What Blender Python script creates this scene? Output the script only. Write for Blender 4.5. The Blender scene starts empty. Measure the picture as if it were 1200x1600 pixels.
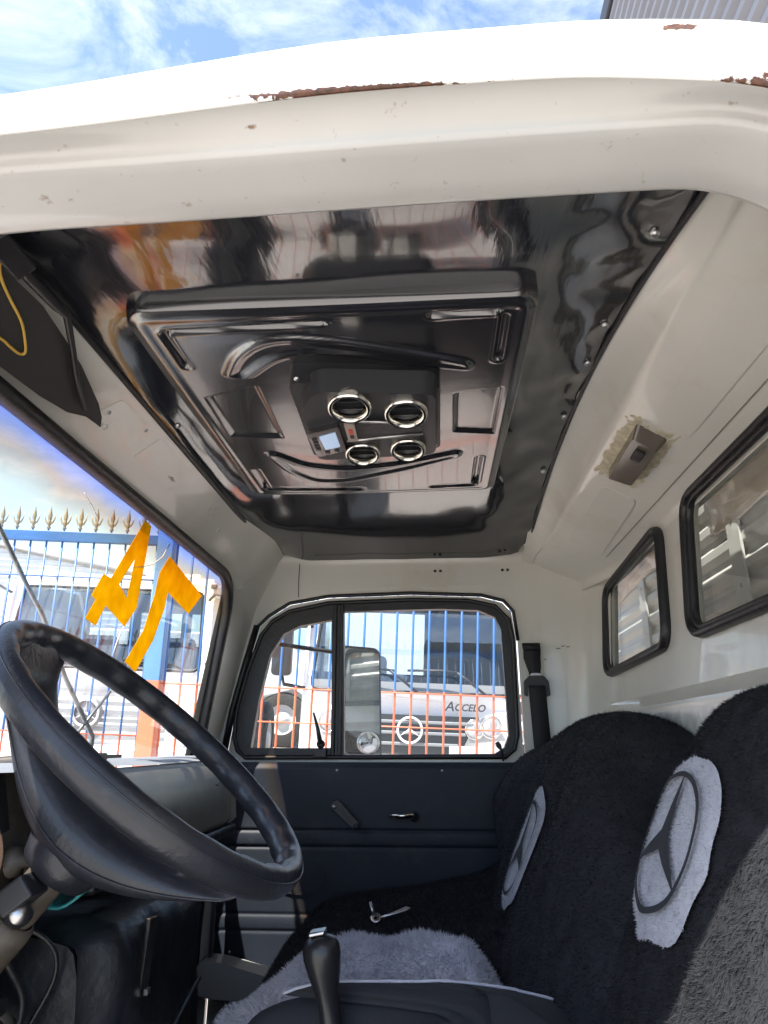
import bpy, math, random
import numpy as np
from mathutils import Vector, Matrix, noise
from mathutils.geometry import tessellate_polygon
random.seed(7)
rng = np.random.default_rng(7)
R = math.radians
scn = bpy.context.scene
COL = scn.collection

# ------------------------------------------------------------------ camera
CAMH = 1.7
cam_d = bpy.data.cameras.new('camera')
cam_d.sensor_fit = 'VERTICAL'; cam_d.sensor_height = 24.0; cam_d.lens = 16.5
cam_d.clip_start = 0.02; cam_d.clip_end = 3000
cam = bpy.data.objects.new('camera', cam_d); COL.objects.link(cam)
cam.matrix_world = Matrix(((0.99920, -0.03997, 0.0, 0), (-0.00858, -0.21453, -0.97668, 0), (0.03904, 0.97590, -0.21470, CAMH), (0, 0, 0, 1)))
scn.camera = cam
# the truck stands on a side slope: its own frame leans against the level yard
CAB = Matrix(((0.995962, 0.081365, -0.037934, 0), (-0.077047, 0.991591, 0.103979, 0), (0.046075, -0.100637, 0.993856, CAMH), (0, 0, 0, 1)))
YARD = Matrix.Identity(4)

# ------------------------------------------------------------------ sky and sun
SUN = Vector((-0.35, -0.375, 1.03)).normalized()
SKY_STR = 0.13
EXPOSURE = 1.52
w = bpy.data.worlds.new('World'); scn.world = w; w.use_nodes = True
nt = w.node_tree; nt.nodes.clear()
def wn(t, **k):
    n = nt.nodes.new(t)
    for a, b in k.items(): setattr(n, a, b)
    return n
sky = wn('ShaderNodeTexSky', sky_type='NISHITA', sun_disc=False)
sky.sun_elevation = math.asin(SUN.z); sky.sun_rotation = math.atan2(SUN.x, SUN.y) % (2*math.pi)
sky.air_density = 1.0; sky.dust_density = 1.0; sky.ozone_density = 1.6
tc = wn('ShaderNodeTexCoord'); mp = wn('ShaderNodeMapping'); mp.inputs['Scale'].default_value = (1.6, 1.6, 3.4)
n1 = wn('ShaderNodeTexNoise'); n1.inputs['Scale'].default_value = 2.6; n1.inputs['Detail'].default_value = 9; n1.inputs['Roughness'].default_value = .62; n1.inputs['Distortion'].default_value = .5
rp = wn('ShaderNodeValToRGB'); rp.color_ramp.elements[0].position = .46; rp.color_ramp.elements[1].position = .84
rp.color_ramp.elements[0].color = (0, 0, 0, 1); rp.color_ramp.elements[1].color = (.85, .85, .85, 1)
mx = wn('ShaderNodeMix', data_type='RGBA'); bg = wn('ShaderNodeBackground'); wo = wn('ShaderNodeOutputWorld')
cl = wn('ShaderNodeRGB'); cl.outputs[0].default_value = (6.2, 6.3, 6.5, 1)
lk = nt.links.new
lk(tc.outputs['Generated'], mp.inputs['Vector']); lk(mp.outputs[0], n1.inputs['Vector']); lk(n1.outputs['Fac'], rp.inputs[0])
lk(rp.outputs[0], mx.inputs['Factor']); lk(sky.outputs[0], mx.inputs['A']); lk(cl.outputs[0], mx.inputs['B'])
lk(mx.outputs['Result'], bg.inputs['Color']); bg.inputs['Strength'].default_value = SKY_STR; lk(bg.outputs[0], wo.inputs[0])
sl = bpy.data.lights.new('sun', 'SUN'); sl.energy = 5.0; sl.angle = R(0.55); sl.color = (1, .95, .87)
so = bpy.data.objects.new('sun', sl); COL.objects.link(so); so.rotation_euler = SUN.to_track_quat('Z', 'Y').to_euler()
vs = scn.view_settings; vs.view_transform = 'Standard'; vs.look = 'None'; vs.gamma = 1; vs.exposure = EXPOSURE; vs.use_curve_mapping = False
scn.cycles.max_bounces = 8; scn.cycles.diffuse_bounces = 4; scn.cycles.glossy_bounces = 4; scn.cycles.transparent_max_bounces = 12
scn.cycles.caustics_reflective = False; scn.cycles.caustics_refractive = False
scn.cycles.use_denoising = True

# ------------------------------------------------------------------ materials
MATS = {}
def mat(name, col, rough=.5, metal=0.0, var=.0, vscale=6.0, bump=0.0, bscale=80.0, spec=.5, coat=0.0, emit=0.0,
        stain=None, sthr=(.58, .72), sscale=9.0, sstr=.6, sheen=0.0, bdetail=3, bdist=.01, sdet=6, bvec=None, ior=None):
    if name in MATS: return MATS[name]
    m = bpy.data.materials.new(name); m.use_nodes = True; t = m.node_tree; N = t.nodes; L = t.links.new
    p = N['Principled BSDF']; p.inputs['Roughness'].default_value = rough; p.inputs['Metallic'].default_value = metal
    p.inputs['Specular IOR Level'].default_value = spec; p.inputs['Coat Weight'].default_value = coat
    if sheen: p.inputs['Sheen Weight'].default_value = sheen
    c = N.new('ShaderNodeTexCoord'); src = None
    if ior: p.inputs['IOR'].default_value = ior
    p.inputs['Base Color'].default_value = (*col, 1)
    if var or stain:
        rgb = N.new('ShaderNodeRGB'); rgb.outputs[0].default_value = (*col, 1); src = rgb.outputs[0]
    if var:
        a = N.new('ShaderNodeTexNoise'); a.inputs['Scale'].default_value = vscale; a.inputs['Detail'].default_value = 5
        L(c.outputs['Object'], a.inputs['Vector'])
        mr = N.new('ShaderNodeMapRange'); mr.inputs['From Min'].default_value = .25; mr.inputs['From Max'].default_value = .75
        mr.inputs['To Min'].default_value = 1 - var; mr.inputs['To Max'].default_value = 1 + var; L(a.outputs['Fac'], mr.inputs['Value'])
        x = N.new('ShaderNodeMix'); x.data_type = 'RGBA'; x.blend_type = 'MULTIPLY'; x.inputs['Factor'].default_value = 1
        L(src, x.inputs['A']); L(mr.outputs[0], x.inputs['B']); src = x.outputs['Result']
    if stain:
        a = N.new('ShaderNodeTexNoise'); a.inputs['Scale'].default_value = sscale; a.inputs['Detail'].default_value = sdet; a.inputs['Roughness'].default_value = .7
        L(c.outputs['Object'], a.inputs['Vector'])
        mr = N.new('ShaderNodeMapRange'); mr.inputs['From Min'].default_value = sthr[0]; mr.inputs['From Max'].default_value = sthr[1]
        mr.inputs['To Max'].default_value = sstr; L(a.outputs['Fac'], mr.inputs['Value'])
        x = N.new('ShaderNodeMix'); x.data_type = 'RGBA'; L(mr.outputs[0], x.inputs['Factor']); L(src, x.inputs['A'])
        x.inputs['B'].default_value = (*stain, 1); src = x.outputs['Result']
    if src is not None: L(src, p.inputs['Base Color'])
    if bump:
        a = N.new('ShaderNodeTexNoise'); a.inputs['Scale'].default_value = bscale; a.inputs['Detail'].default_value = bdetail
        if bvec:
            mp_n = N.new('ShaderNodeMapping'); mp_n.inputs['Scale'].default_value = bvec; L(c.outputs['Object'], mp_n.inputs['Vector']); L(mp_n.outputs[0], a.inputs['Vector'])
        else: L(c.outputs['Object'], a.inputs['Vector'])
        b = N.new('ShaderNodeBump'); b.inputs['Strength'].default_value = bump
        b.inputs['Distance'].default_value = bdist; L(a.outputs['Fac'], b.inputs['Height']); L(b.outputs[0], p.inputs['Normal'])
    if emit:
        p.inputs['Emission Color'].default_value = (*col, 1); p.inputs['Emission Strength'].default_value = emit
    MATS[name] = m; return m

def add_spots(m, spots, col, nscale=60., soft=.5):
    """wear with a shape of its own: chips at given object-space places; spots = (centre, radii) ellipsoids with a ragged rim"""
    t = m.node_tree; N = t.nodes; L = t.links.new; p = N['Principled BSDF']
    c = N.new('ShaderNodeTexCoord'); nz = N.new('ShaderNodeTexNoise'); nz.inputs['Scale'].default_value = nscale; nz.inputs['Detail'].default_value = 4
    L(c.outputs['Object'], nz.inputs['Vector'])
    acc = None
    for ce, ra in spots:
        s = N.new('ShaderNodeVectorMath'); s.operation = 'SUBTRACT'; s.inputs[1].default_value = ce; L(c.outputs['Object'], s.inputs[0])
        d = N.new('ShaderNodeVectorMath'); d.operation = 'DIVIDE'; d.inputs[1].default_value = ra; L(s.outputs[0], d.inputs[0])
        l = N.new('ShaderNodeVectorMath'); l.operation = 'LENGTH'; L(d.outputs[0], l.inputs[0])
        if acc is None: acc = l.outputs['Value']
        else:
            q = N.new('ShaderNodeMath'); q.operation = 'MINIMUM'; L(acc, q.inputs[0]); L(l.outputs['Value'], q.inputs[1]); acc = q.outputs[0]
    a = N.new('ShaderNodeMath'); a.operation = 'MULTIPLY_ADD'; L(nz.outputs['Fac'], a.inputs[0]); a.inputs[1].default_value = 1.8; L(acc, a.inputs[2])
    mr = N.new('ShaderNodeMapRange'); mr.inputs['From Min'].default_value = 1.9; mr.inputs['From Max'].default_value = 1.9 - .25*soft - .02; L(a.outputs[0], mr.inputs['Value'])
    x = N.new('ShaderNodeMix'); x.data_type = 'RGBA'; L(mr.outputs[0], x.inputs['Factor'])
    bc = p.inputs['Base Color']
    if bc.is_linked: L(bc.links[0].from_socket, x.inputs['A'])
    else: x.inputs['A'].default_value = bc.default_value
    n2 = N.new('ShaderNodeTexNoise'); n2.inputs['Scale'].default_value = nscale*1.7; n2.inputs['Detail'].default_value = 3; L(c.outputs['Object'], n2.inputs['Vector'])
    r2 = N.new('ShaderNodeValToRGB'); L(n2.outputs['Fac'], r2.inputs[0]); r2.color_ramp.elements[0].position = .3; r2.color_ramp.elements[1].position = .7
    r2.color_ramp.elements[0].color = tuple(q*.55 for q in col)+(1,); r2.color_ramp.elements[1].color = (min(1, col[0]*2.4), min(1, col[1]*2.0), min(1, col[2]*1.6), 1)
    L(r2.outputs[0], x.inputs['B']); L(x.outputs['Result'], bc)

def glass(name, tint=(1, 1, 1), refl=1.0, rough=0.0, band=None, dirt=0.0):
    if name in MATS: return MATS[name]
    m = bpy.data.materials.new(name); m.use_nodes = True; t = m.node_tree; N = t.nodes; L = t.links.new; N.clear()
    o = N.new('ShaderNodeOutputMaterial'); tr = N.new('ShaderNodeBsdfTransparent'); g = N.new('ShaderNodeBsdfGlossy'); g.inputs['Roughness'].default_value = rough
    tr.inputs[0].default_value = (*tint, 1)
    lw = N.new('ShaderNodeFresnel'); gm_ = N.new('ShaderNodeNewGeometry'); ir = N.new('ShaderNodeMapRange')
    ir.inputs['To Min'].default_value = 1.5; ir.inputs['To Max'].default_value = 1/1.5; L(gm_.outputs['Backfacing'], ir.inputs['Value']); L(ir.outputs[0], lw.inputs[0])   # a thin pane reflects alike from both sides
    ml = N.new('ShaderNodeMath'); ml.operation = 'MULTIPLY'; ml.inputs[1].default_value = refl; L(lw.outputs[0], ml.inputs[0])
    s = N.new('ShaderNodeMixShader'); L(ml.outputs[0], s.inputs[0]); L(tr.outputs[0], s.inputs[1]); L(g.outputs[0], s.inputs[2]); out = s.outputs[0]
    if band:      # factory shade band across the top of the screen: (z_low, z_high, ramp colours)
        c = N.new('ShaderNodeTexCoord'); sp = N.new('ShaderNodeSeparateXYZ'); L(c.outputs['Object'], sp.inputs[0])
        nz = N.new('ShaderNodeTexNoise'); nz.inputs['Scale'].default_value = 4; L(c.outputs['Object'], nz.inputs['Vector'])
        ad = N.new('ShaderNodeMath'); ad.operation = 'MULTIPLY_ADD'; ad.inputs[1].default_value = .06; L(nz.outputs['Fac'], ad.inputs[0]); L(sp.outputs['Z'], ad.inputs[2])
        mr = N.new('ShaderNodeMapRange'); mr.inputs['From Min'].default_value = band[0]; mr.inputs['From Max'].default_value = band[1]; L(ad.outputs[0], mr.inputs['Value'])
        r = N.new('ShaderNodeValToRGB'); L(mr.outputs[0], r.inputs[0]); e = r.color_ramp.elements
        e[0].position = 0; e[0].color = (1, 1, 1, 1); e[1].position = 1; e[1].color = (*band[2][-1], 1)
        for pos, cc in zip((.35, .6, .8), band[2][:-1]):
            q = e.new(pos); q.color = (*cc, 1)
        L(r.outputs[0], tr.inputs[0])
    if dirt:
        c = N.new('ShaderNodeTexCoord'); nz = N.new('ShaderNodeTexNoise'); nz.inputs['Scale'].default_value = 14; nz.inputs['Detail'].default_value = 8; L(c.outputs['Object'], nz.inputs['Vector'])
        mr = N.new('ShaderNodeMapRange'); mr.inputs['From Min'].default_value = .4; mr.inputs['From Max'].default_value = .8; mr.inputs['To Max'].default_value = dirt; L(nz.outputs['Fac'], mr.inputs['Value'])
        d = N.new('ShaderNodeBsdfDiffuse'); d.inputs[0].default_value = (.55, .52, .46, 1); s2 = N.new('ShaderNodeMixShader')
        L(mr.outputs[0], s2.inputs[0]); L(out, s2.inputs[1]); L(d.outputs[0], s2.inputs[2]); out = s2.outputs[0]
    L(out, o.inputs[0]); MATS[name] = m; return m

def two_tone(name, top, bot, zsplit, rough=.4):
    m = mat(name, top, rough, var=.12, vscale=5); t = m.node_tree; N = t.nodes; L = t.links.new; p = N['Principled BSDF']
    c = N.new('ShaderNodeNewGeometry'); sp = N.new('ShaderNodeSeparateXYZ'); L(c.outputs['Position'], sp.inputs[0])
    g = N.new('ShaderNodeMath'); g.operation = 'GREATER_THAN'; g.inputs[1].default_value = zsplit; L(sp.outputs['Z'], g.inputs[0])
    x = N.new('ShaderNodeMix'); x.data_type = 'RGBA'; L(g.outputs[0], x.inputs['Factor']); x.inputs['A'].default_value = (*bot, 1)
    L(p.inputs['Base Color'].links[0].from_socket, x.inputs['B']); L(x.outputs['Result'], p.inputs['Base Color']); return m

PAINT = mat('cab_paint', (.69, .68, .625), .24, var=.07, vscale=2.5, bump=.07, bscale=22, stain=(.46, .39, .25), sthr=(.54, .80), sscale=4, sstr=.42, coat=.3)
FRAMEP = mat('frame_paint', (.50, .495, .475), .28, var=.07, vscale=5, bump=.07, bscale=26, stain=(.22, .16, .10), sthr=(.66, .74), sscale=55, sstr=.55, coat=.3, sdet=3)
ROOFP = mat('roof_paint', (.8, .79, .75), .35, var=.03, stain=(.3, .14, .06), sthr=(.74, .78), sscale=20, sstr=.8)
RUST = (.055, .022, .011)
RUBBER = mat('rubber', (.012, .012, .014), .42, bump=.15, bscale=60, var=.2)
VINYL = mat('headliner_vinyl', (.014, .015, .020), .10, bump=.22, bscale=1, bdist=.0016, bdetail=4, bvec=(60, 9, 20), spec=.5, coat=.4, ior=1.85)
PLAST = mat('panel_plastic', (.016, .016, .019), .20, bump=.08, bscale=9, bdist=.006, spec=.5, ior=2.15, coat=.35)
PLASTM = mat('matt_plastic', (.022, .023, .027), .45, bump=.12, bscale=400, bdist=.001)
TRIM = mat('door_vinyl', (.012, .017, .027), .58, spec=.4, bump=.2, bscale=260, bdist=.002, var=.25, vscale=7, stain=(.05, .05, .052), sthr=(.55, .8), sscale=9, sstr=.5)
WHEELM = mat('wheel_plastic', (.021, .023, .030), .33, bump=.22, bscale=150, bdist=.003, var=.3, vscale=14, stain=(.075, .072, .07), sthr=(.58, .72), sscale=24, sstr=.5)
DARK = mat('dark_vinyl', (.011, .013, .017), .44, spec=.4, bump=.55, bscale=13, bdist=.014, bdetail=5, var=.2, vscale=12)
CARPET = mat('dark_carpet', (.008, .008, .010), .95, bump=.5, bscale=200)
FUR = mat('black_plush', (.022, .0228, .026), .9, spec=.15, var=.25, vscale=30)
FURG = mat('grey_plush', (.50, .49, .55), .9, sheen=.3, var=.12, vscale=25)
PATCH = mat('patch_plush', (.42, .42, .46), .9, sheen=.3, var=.1, vscale=60, bump=.4, bscale=300, bdist=.003)
FABRIC = mat('seat_fabric', (.018, .019, .024), .85, bump=.3, bscale=500, bdist=.001)
CHROME = mat('chrome', (.75, .72, .66), .14, 1.0)
STEEL = mat('steel', (.5, .5, .5), .3, 1.0)
BEIGE = mat('column_paint', (.10, .085, .067), .5, var=.35, vscale=18, stain=(.05, .04, .03), sthr=(.45, .65), sscale=16, sstr=.75)
DASHT = mat('dash_top', (.20, .215, .235), .5, var=.08, bump=.1, bscale=120)
DASHF = mat('dash_face', (.19, .185, .165), .35, var=.3, vscale=9, stain=(.25, .24, .2), sthr=(.5, .75), sscale=7, sstr=.5)
LAMPM = mat('lamp_lens', (.115, .095, .075), .14, spec=.7)
GLUE = mat('old_sealant', (.55, .50, .36), .7, var=.3, vscale=60, bump=.8, bscale=120, bdist=.004)
YELLOW = None

# ------------------------------------------------------------------ mesh helpers
class B:
    def __init__(s): s.v = []; s.f = []; s.sm = []
    def add(s, v, f, smooth=True):
        o = len(s.v); s.v += [tuple(map(float, p)) for p in v]; s.f += [tuple(i+o for i in q) for q in f]; s.sm += [smooth]*len(f); return s
    def box(s, x0, x1, y0, y1, z0, z1):
        v = [(x, y, z) for z in (z0, z1) for y in (y0, y1) for x in (x0, x1)]
        return s.add(v, [(0, 2, 3, 1), (4, 5, 7, 6), (0, 1, 5, 4), (2, 6, 7, 3), (0, 4, 6, 2), (1, 3, 7, 5)], False)
    def obox(s, c, a, b, d):
        c, a, b, d = map(Vector, (c, a, b, d))
        v = [c+a*i+b*j+d*k for k in (-1, 1) for j in (-1, 1) for i in (-1, 1)]
        return s.add(v, [(0, 2, 3, 1), (4, 5, 7, 6), (0, 1, 5, 4), (2, 6, 7, 3), (0, 4, 6, 2), (1, 3, 7, 5)], False)
    def tube(s, path, r, n=8, closed=False, cap=True, up=None, sq=1.0):
        P = [Vector(p) for p in path]; k = len(P); rs = r if isinstance(r, (list, tuple)) else [r]*k
        V = []; F = []; ref = Vector(up) if up else None; prev = None
        for i in range(k):
            if closed: t = P[(i+1) % k]-P[i-1]
            else: t = P[min(i+1, k-1)]-P[max(i-1, 0)]
            t.normalize()
            if ref is None:
                if prev is None: prev = t.orthogonal().normalized()
                a = (prev - t*prev.dot(t)).normalized(); prev = a
            else: a = (ref - t*ref.dot(t)).normalized()
            b = t.cross(a)
            for j in range(n):
                q = 2*math.pi*j/n; V.append(P[i]+a*(math.cos(q)*rs[i])+b*(math.sin(q)*rs[i]*sq))
        for i in range(k if closed else k-1):
            for j in range(n):
                a0 = i*n+j; a1 = i*n+(j+1) % n; b0 = ((i+1) % k)*n+j; b1 = ((i+1) % k)*n+(j+1) % n
                F.append((a0, a1, b1, b0))
        if cap and not closed: F.append(tuple(range(n))[::-1]); F.append(tuple((k-1)*n+j for j in range(n)))
        return s.add(V, F, True)
    def grid(s, fn, nu, nv, cu=False, smooth=True, flip=False):
        V = [fn(i/(nu if cu else nu-1), j/(nv-1)) for i in range(nu) for j in range(nv)]; F = []
        for i in range(nu if cu else nu-1):
            for j in range(nv-1):
                q = (i*nv+j, ((i+1) % nu)*nv+j, ((i+1) % nu)*nv+j+1, i*nv+j+1); F.append(q[::-1] if flip else q)
        return s.add(V, F, smooth)
    def prism(s, poly, d0, d1, fn, holes=(), smooth=False):
        loops = [list(poly)]+[list(h) for h in holes]
        tri = tessellate_polygon([[Vector((a, b, 0)) for a, b in l] for l in loops])
        flat = [p for l in loops for p in l]; n = len(flat)
        V = [fn(a, b, d0) for a, b in flat]+[fn(a, b, d1) for a, b in flat]
        F = [tuple(t) for t in tri]+[tuple(i+n for i in t)[::-1] for t in tri]; o = 0
        for l in loops:
            m = len(l)
            for i in range(m): F.append((o+i, o+(i+1) % m, n+o+(i+1) % m, n+o+i))
            o += m
        return s.add(V, F, smooth)
    def lathe(s, prof, o, axis, n=24, start=0, end=2*math.pi):
        o = Vector(o); ax = Vector(axis).normalized(); a = ax.orthogonal().normalized(); b = ax.cross(a)
        return s.grid(lambda u, v: o+ax*prof[round(v*(len(prof)-1))][1]+(a*math.cos(2*math.pi*u)+b*math.sin(2*math.pi*u))*prof[round(v*(len(prof)-1))][0], n, len(prof), cu=True)

def catmull(P, k):
    P = [Vector(p) for p in P]; out = []; n = len(P)-1
    for i in range(k):
        t = i/(k-1)*n; j = min(int(t), n-1); t -= j
        p0, p1, p2, p3 = P[max(j-1, 0)], P[j], P[j+1], P[min(j+2, n)]
        out.append(.5*((2*p1)+(p2-p0)*t+(2*p0-5*p1+4*p2-p3)*t*t+(3*p1-p0-3*p2+p3)*t**3))
    return out
def roundpoly(P, r, k=6):
    """closed 2d polygon with rounded corners"""
    out = []; n = len(P); rr = r if isinstance(r, (list, tuple)) else [r]*n
    for i in range(n):
        a, b, c = Vector(P[i-1]), Vector(P[i]), Vector(P[(i+1) % n]); u = (a-b); v = (c-b)
        d = min(rr[i], u.length*.48, v.length*.48); p0 = b+u.normalized()*d; p2 = b+v.normalized()*d
        for j in range(k+1):
            t = j/k; out.append(tuple(p0*(1-t)**2+b*2*t*(1-t)+p2*t*t))
    return out
def sst(a, b, x):
    t = min(1, max(0, (x-a)/(b-a))); return t*t*(3-2*t)
def nz(p, s=1.0): return noise.noise(Vector(p)*s)

class Thing:
    def __init__(s, name, label, cat, base, frame=CAB, group=None):
        s.o = bpy.data.objects.new(name, None); COL.objects.link(s.o); s.base = Vector(base)
        s.o.empty_display_size = .05
        s.o.matrix_world = frame @ Matrix.Translation(s.base); s.o['label'] = label; s.o['category'] = cat
        if group: s.o['group'] = group
def tomesh(b, m, off=Vector((0, 0, 0)), name='m', weld=False):
    me = bpy.data.meshes.new(name); me.from_pydata([(p[0]-off.x, p[1]-off.y, p[2]-off.z) for p in b.v], [], b.f)
    me.polygons.foreach_set('use_smooth', b.sm); me.materials.append(m); me.update(); return me
def part(t, name, b, m, parent=None, bevel=0, label=None, kind=None, seg=2, sub=0, loc=None, solid=0):
    me = b if isinstance(b, bpy.types.Mesh) else tomesh(b, m, t.base, name)
    o = bpy.data.objects.new(name, me); COL.objects.link(o); o.parent = parent or t.o
    if loc: o.location = loc
    if solid:
        q = o.modifiers.new('s', 'SOLIDIFY'); q.thickness = solid; q.offset = 0
    if bevel:
        q = o.modifiers.new('b', 'BEVEL'); q.width = bevel; q.segments = seg; q.limit_method = 'ANGLE'; q.angle_limit = R(35)
        o.modifiers.new('w', 'WEIGHTED_NORMAL').keep_sharp = True; me.polygons.foreach_set('use_smooth', [True]*len(me.polygons))
    if sub:
        q = o.modifiers.new('u', 'SUBSURF'); q.levels = q.render_levels = sub
    if label: o['label'] = label
    if kind: o['kind'] = kind
    return o
def single(name, b, m, label, cat, base, frame=CAB, group=None, **k):
    t = type('T', (), {})(); t.base = Vector(base); t.o = None
    o = part(t, name, b, m, **k); o.matrix_world = frame @ Matrix.Translation(t.base); o['label'] = label; o['category'] = cat
    if group: o['group'] = group
    return o
def structure(name, b, m, frame=YARD, **k):
    t = type('T', (), {})(); t.base = Vector((0, 0, 0)); t.o = None
    o = part(t, name, b, m, kind='structure', **k); o.matrix_world = frame; return o
def fur(b, n, length, width, m, t, parent, lean=(0, 0, -1), leanw=.5, jit=.6, name='pile', mask=None, centre=None):
    """short fibres as single triangles spread over the faces of builder b"""
    V = np.array(b.v); T = []
    for q in b.f:
        T.append((q[0], q[1], q[2]))
        if len(q) == 4: T.append((q[0], q[2], q[3]))
    T = np.array(T); a, c, d = V[T[:, 0]], V[T[:, 1]], V[T[:, 2]]; cr = np.cross(c-a, d-a); ar = np.linalg.norm(cr, axis=1)
    if mask is not None: ar = ar*np.array([mask(p) for p in (a+c+d)/3])
    ok = np.linalg.norm(cr, axis=1) > 1e-12
    ar = ar*ok; i = rng.choice(len(T), n, p=ar/ar.sum()); u = rng.random(n); v = rng.random(n); k = u+v > 1; u[k] = 1-u[k]; v[k] = 1-v[k]
    P = a[i]+(c-a)[i]*u[:, None]+(d-a)[i]*v[:, None]; Nn = cr[i]/np.linalg.norm(cr[i], axis=1)[:, None]
    if centre is not None:
        fl = ((P-np.array(centre))*Nn).sum(1) < 0; Nn[fl] *= -1
    D = Nn+np.array(lean)*leanw+rng.normal(0, jit, (n, 3)); 
    cl = np.array([[nz(p, 28), nz(p+7, 28), nz(p+13, 28)] for p in P])*1.1; D += cl
    D -= Nn*np.minimum(0, (D*Nn).sum(1)-.25)[:, None]
    D /= np.linalg.norm(D, axis=1)[:, None]; L = length*(.6+.7*rng.random(n))[:, None]
    S = np.cross(D, rng.normal(0, 1, (n, 3))); S /= np.linalg.norm(S, axis=1)[:, None]; S *= width
    Q = np.empty((n*3, 3)); Q[0::3] = P-S-Nn*.0008; Q[1::3] = P+S-Nn*.0008; Q[2::3] = P+D*L; Q -= np.array(t.base)
    me = bpy.data.meshes.new(name); me.vertices.add(n*3); me.vertices.foreach_set('co', Q.ravel()); me.loops.add(n*3); me.loops.foreach_set('vertex_index', np.arange(n*3, dtype=np.int32))
    me.polygons.add(n); me.polygons.foreach_set('loop_start', np.arange(0, n*3, 3, dtype=np.int32)); me.polygons.foreach_set('loop_total', np.full(n, 3, dtype=np.int32))
    me.update(); me.validate(); me.materials.append(m)
    o = bpy.data.objects.new(name, me); COL.objects.link(o); o.parent = parent; o['kind'] = 'stuff'; return o

# ================================================================== GROUND
gm = mat('yard_concrete', (.41, .382, .355), .9, var=.18, vscale=.6, bump=.3, bscale=20, stain=(.2, .19, .17), sscale=1.2)
structure('ground', B().add([(-1500, -1500, 0), (1500, -1500, 0), (1500, 1500, 0), (-1500, 1500, 0)], [(0, 1, 2, 3)], False), gm)

# ================================================================== TRUCK CAB (shell)
T = Thing('truck_cab', 'open cream white truck cab framing the whole view', 'truck cab', (0, 1.4, -.92))
def xws(z): return -.62-.155*(.49-z)          # windscreen plane
def xrw(z): return .52+.09*(z-.21)            # rear wall plane
# driver's door opening: frame with drip rail, swept round the opening
prof = [(.60, .065), (.582, .05), (.568, .012), (.564, .003), (.558, 0), (.53, .0), (.50, .001), (.489, .002), (.4855, .0035), (.4838, .007), (.4825, .0115), (.480, .0142), (.476, .0165), (.470, .021), (.463, .027), (.458, .031)]
rail = [(.458, .031), (.4475, .016), (.4445, .0135), (.4425, .016), (.4425, .024), (.443, .05), (.4435, .070), (.4455, .078), (.452, .084), (.50, .105), (.55, .13), (.60, .15)]
def opening_path():
    P = []
    for x in np.linspace(-.62, .235, 44):
        P.append((x, .494+.012*sst(-.45, .25, x)-.02*sst(-.35, -.7, x)-.0*x, 0.0))
    out = []
    for z in np.linspace(-.95, .30, 16): out.append((-.80+.0*z, z, math.pi/2))
    for a in np.linspace(0, 1, 10)[1:-1]:
        q = math.pi/2*(1-a); out.append((-.62-.18*math.sin(q), .30+(.474-.30)*math.cos(q), q))
    for x, z, q in P: out.append((x, z, 0))
    for a in np.linspace(0, 1, 14)[1:-1]:
        q = -math.pi/2*a; out.append((.235+.14*math.sin(-q), .506-.14*(1-math.cos(q)), q))
    for z in np.linspace(.36, -.95, 16): out.append((.375, z, -math.pi/2))
    return out
OP = opening_path()
def sweep_open(pf, sc=lambda i: 1.0):
    b = B()
    def fn(u, v):
        i = round(u*(len(OP)-1)); x, z, q = OP[i]; y, d = pf[round(v*(len(pf)-1))]
        if pf is rail:
            k = (sst(.0135, .084, d) if v > .05 else 0)
            bot = -.016*sst(-.05, -.45, x)+.004*math.exp(-((x+.03)/.15)**2)-.022*sst(.10, .34, x); top = -.036*sst(-.02, -.45, x)-.016*sst(.12, .34, x)
            z += bot*(1-k)+top*k
        else:
            k = sst(.012, .031, d); z += k*(-.016*sst(-.05, -.45, x)+.004*math.exp(-((x+.03)/.15)**2)-.022*sst(.10, .34, x))
        return (x-math.sin(q)*d, y, z+math.cos(q)*d)
    return b.grid(fn, len(OP), len(pf))
FR = part(T, 'door_frame', sweep_open(prof), FRAMEP)
part(T, 'drip_rail', sweep_open(rail), ROOFP, label='sunlit white drip rail with rust along its lower edge')
# door sill and outer lower body on the driver side, keeps ground light out of the footwell
part(T, 'door_sill', B().box(-.80, .40, .50, .62, -1.0, -.86), FRAMEP, bevel=.01)
part(T, 'side_skin', B().box(.375, .62, .47, .56, -1.0, .48), ROOFP, bevel=.01); part(T, 'side_skin', B().box(-.86, -.80, .46, .56, -1.0, .50), ROOFP, bevel=.01)
# roof skin
def roof_fn(u, v):
    x = -.66+u*1.24; y = .60+v*1.80; e = min(1, max(0, (y-.60)/.25)); f = min(1, max(0, (2.40-y)/.2)); g = min(1, max(0, (x+.66)/.2)); h = min(1, max(0, (.58-x)/.2))
    return (x, y, .64+.16*(1-(1-e)**2*.45)*(1-(1-f)**2)*(1-(1-g)**2)*(1-(1-h)**2))
part(T, 'roof_skin', B().grid(roof_fn, 20, 26), ROOFP)
bz = Vector((0, 1.4, -.92))
def sp(x, y, z, a, b_, c): return (tuple(Vector((x, y, z))-bz), (a, b_, c))
add_spots(ROOFP, [sp(-.05, .4445, .5180, .105, .02, .0050), sp(.29, .445, .490, .070, .03, .020), sp(.215, .4445, .566, .016, .02, .004), sp(.10, .4445, .515, .012, .01, .003), sp(.30, .446, .54, .005, .01, .02)], RUST, 140., .5)
add_spots(FRAMEP, [sp(.001, .545, .497, .003, .013, .004), sp(.010, .548, .497, .0025, .011, .004), sp(.018, .546, .497, .0025, .010, .004), sp(-.36, .520, .49, .008, .009, .006), sp(-.11, .470, .518, .013, .0022, .003), sp(-.15, .473, .518, .006, .002, .003), sp(.155, .515, .50, .003, .004, .004), sp(.345, .50, .47, .012, .02, .003)], (.13, .085, .05), 220., 2.5)
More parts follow.
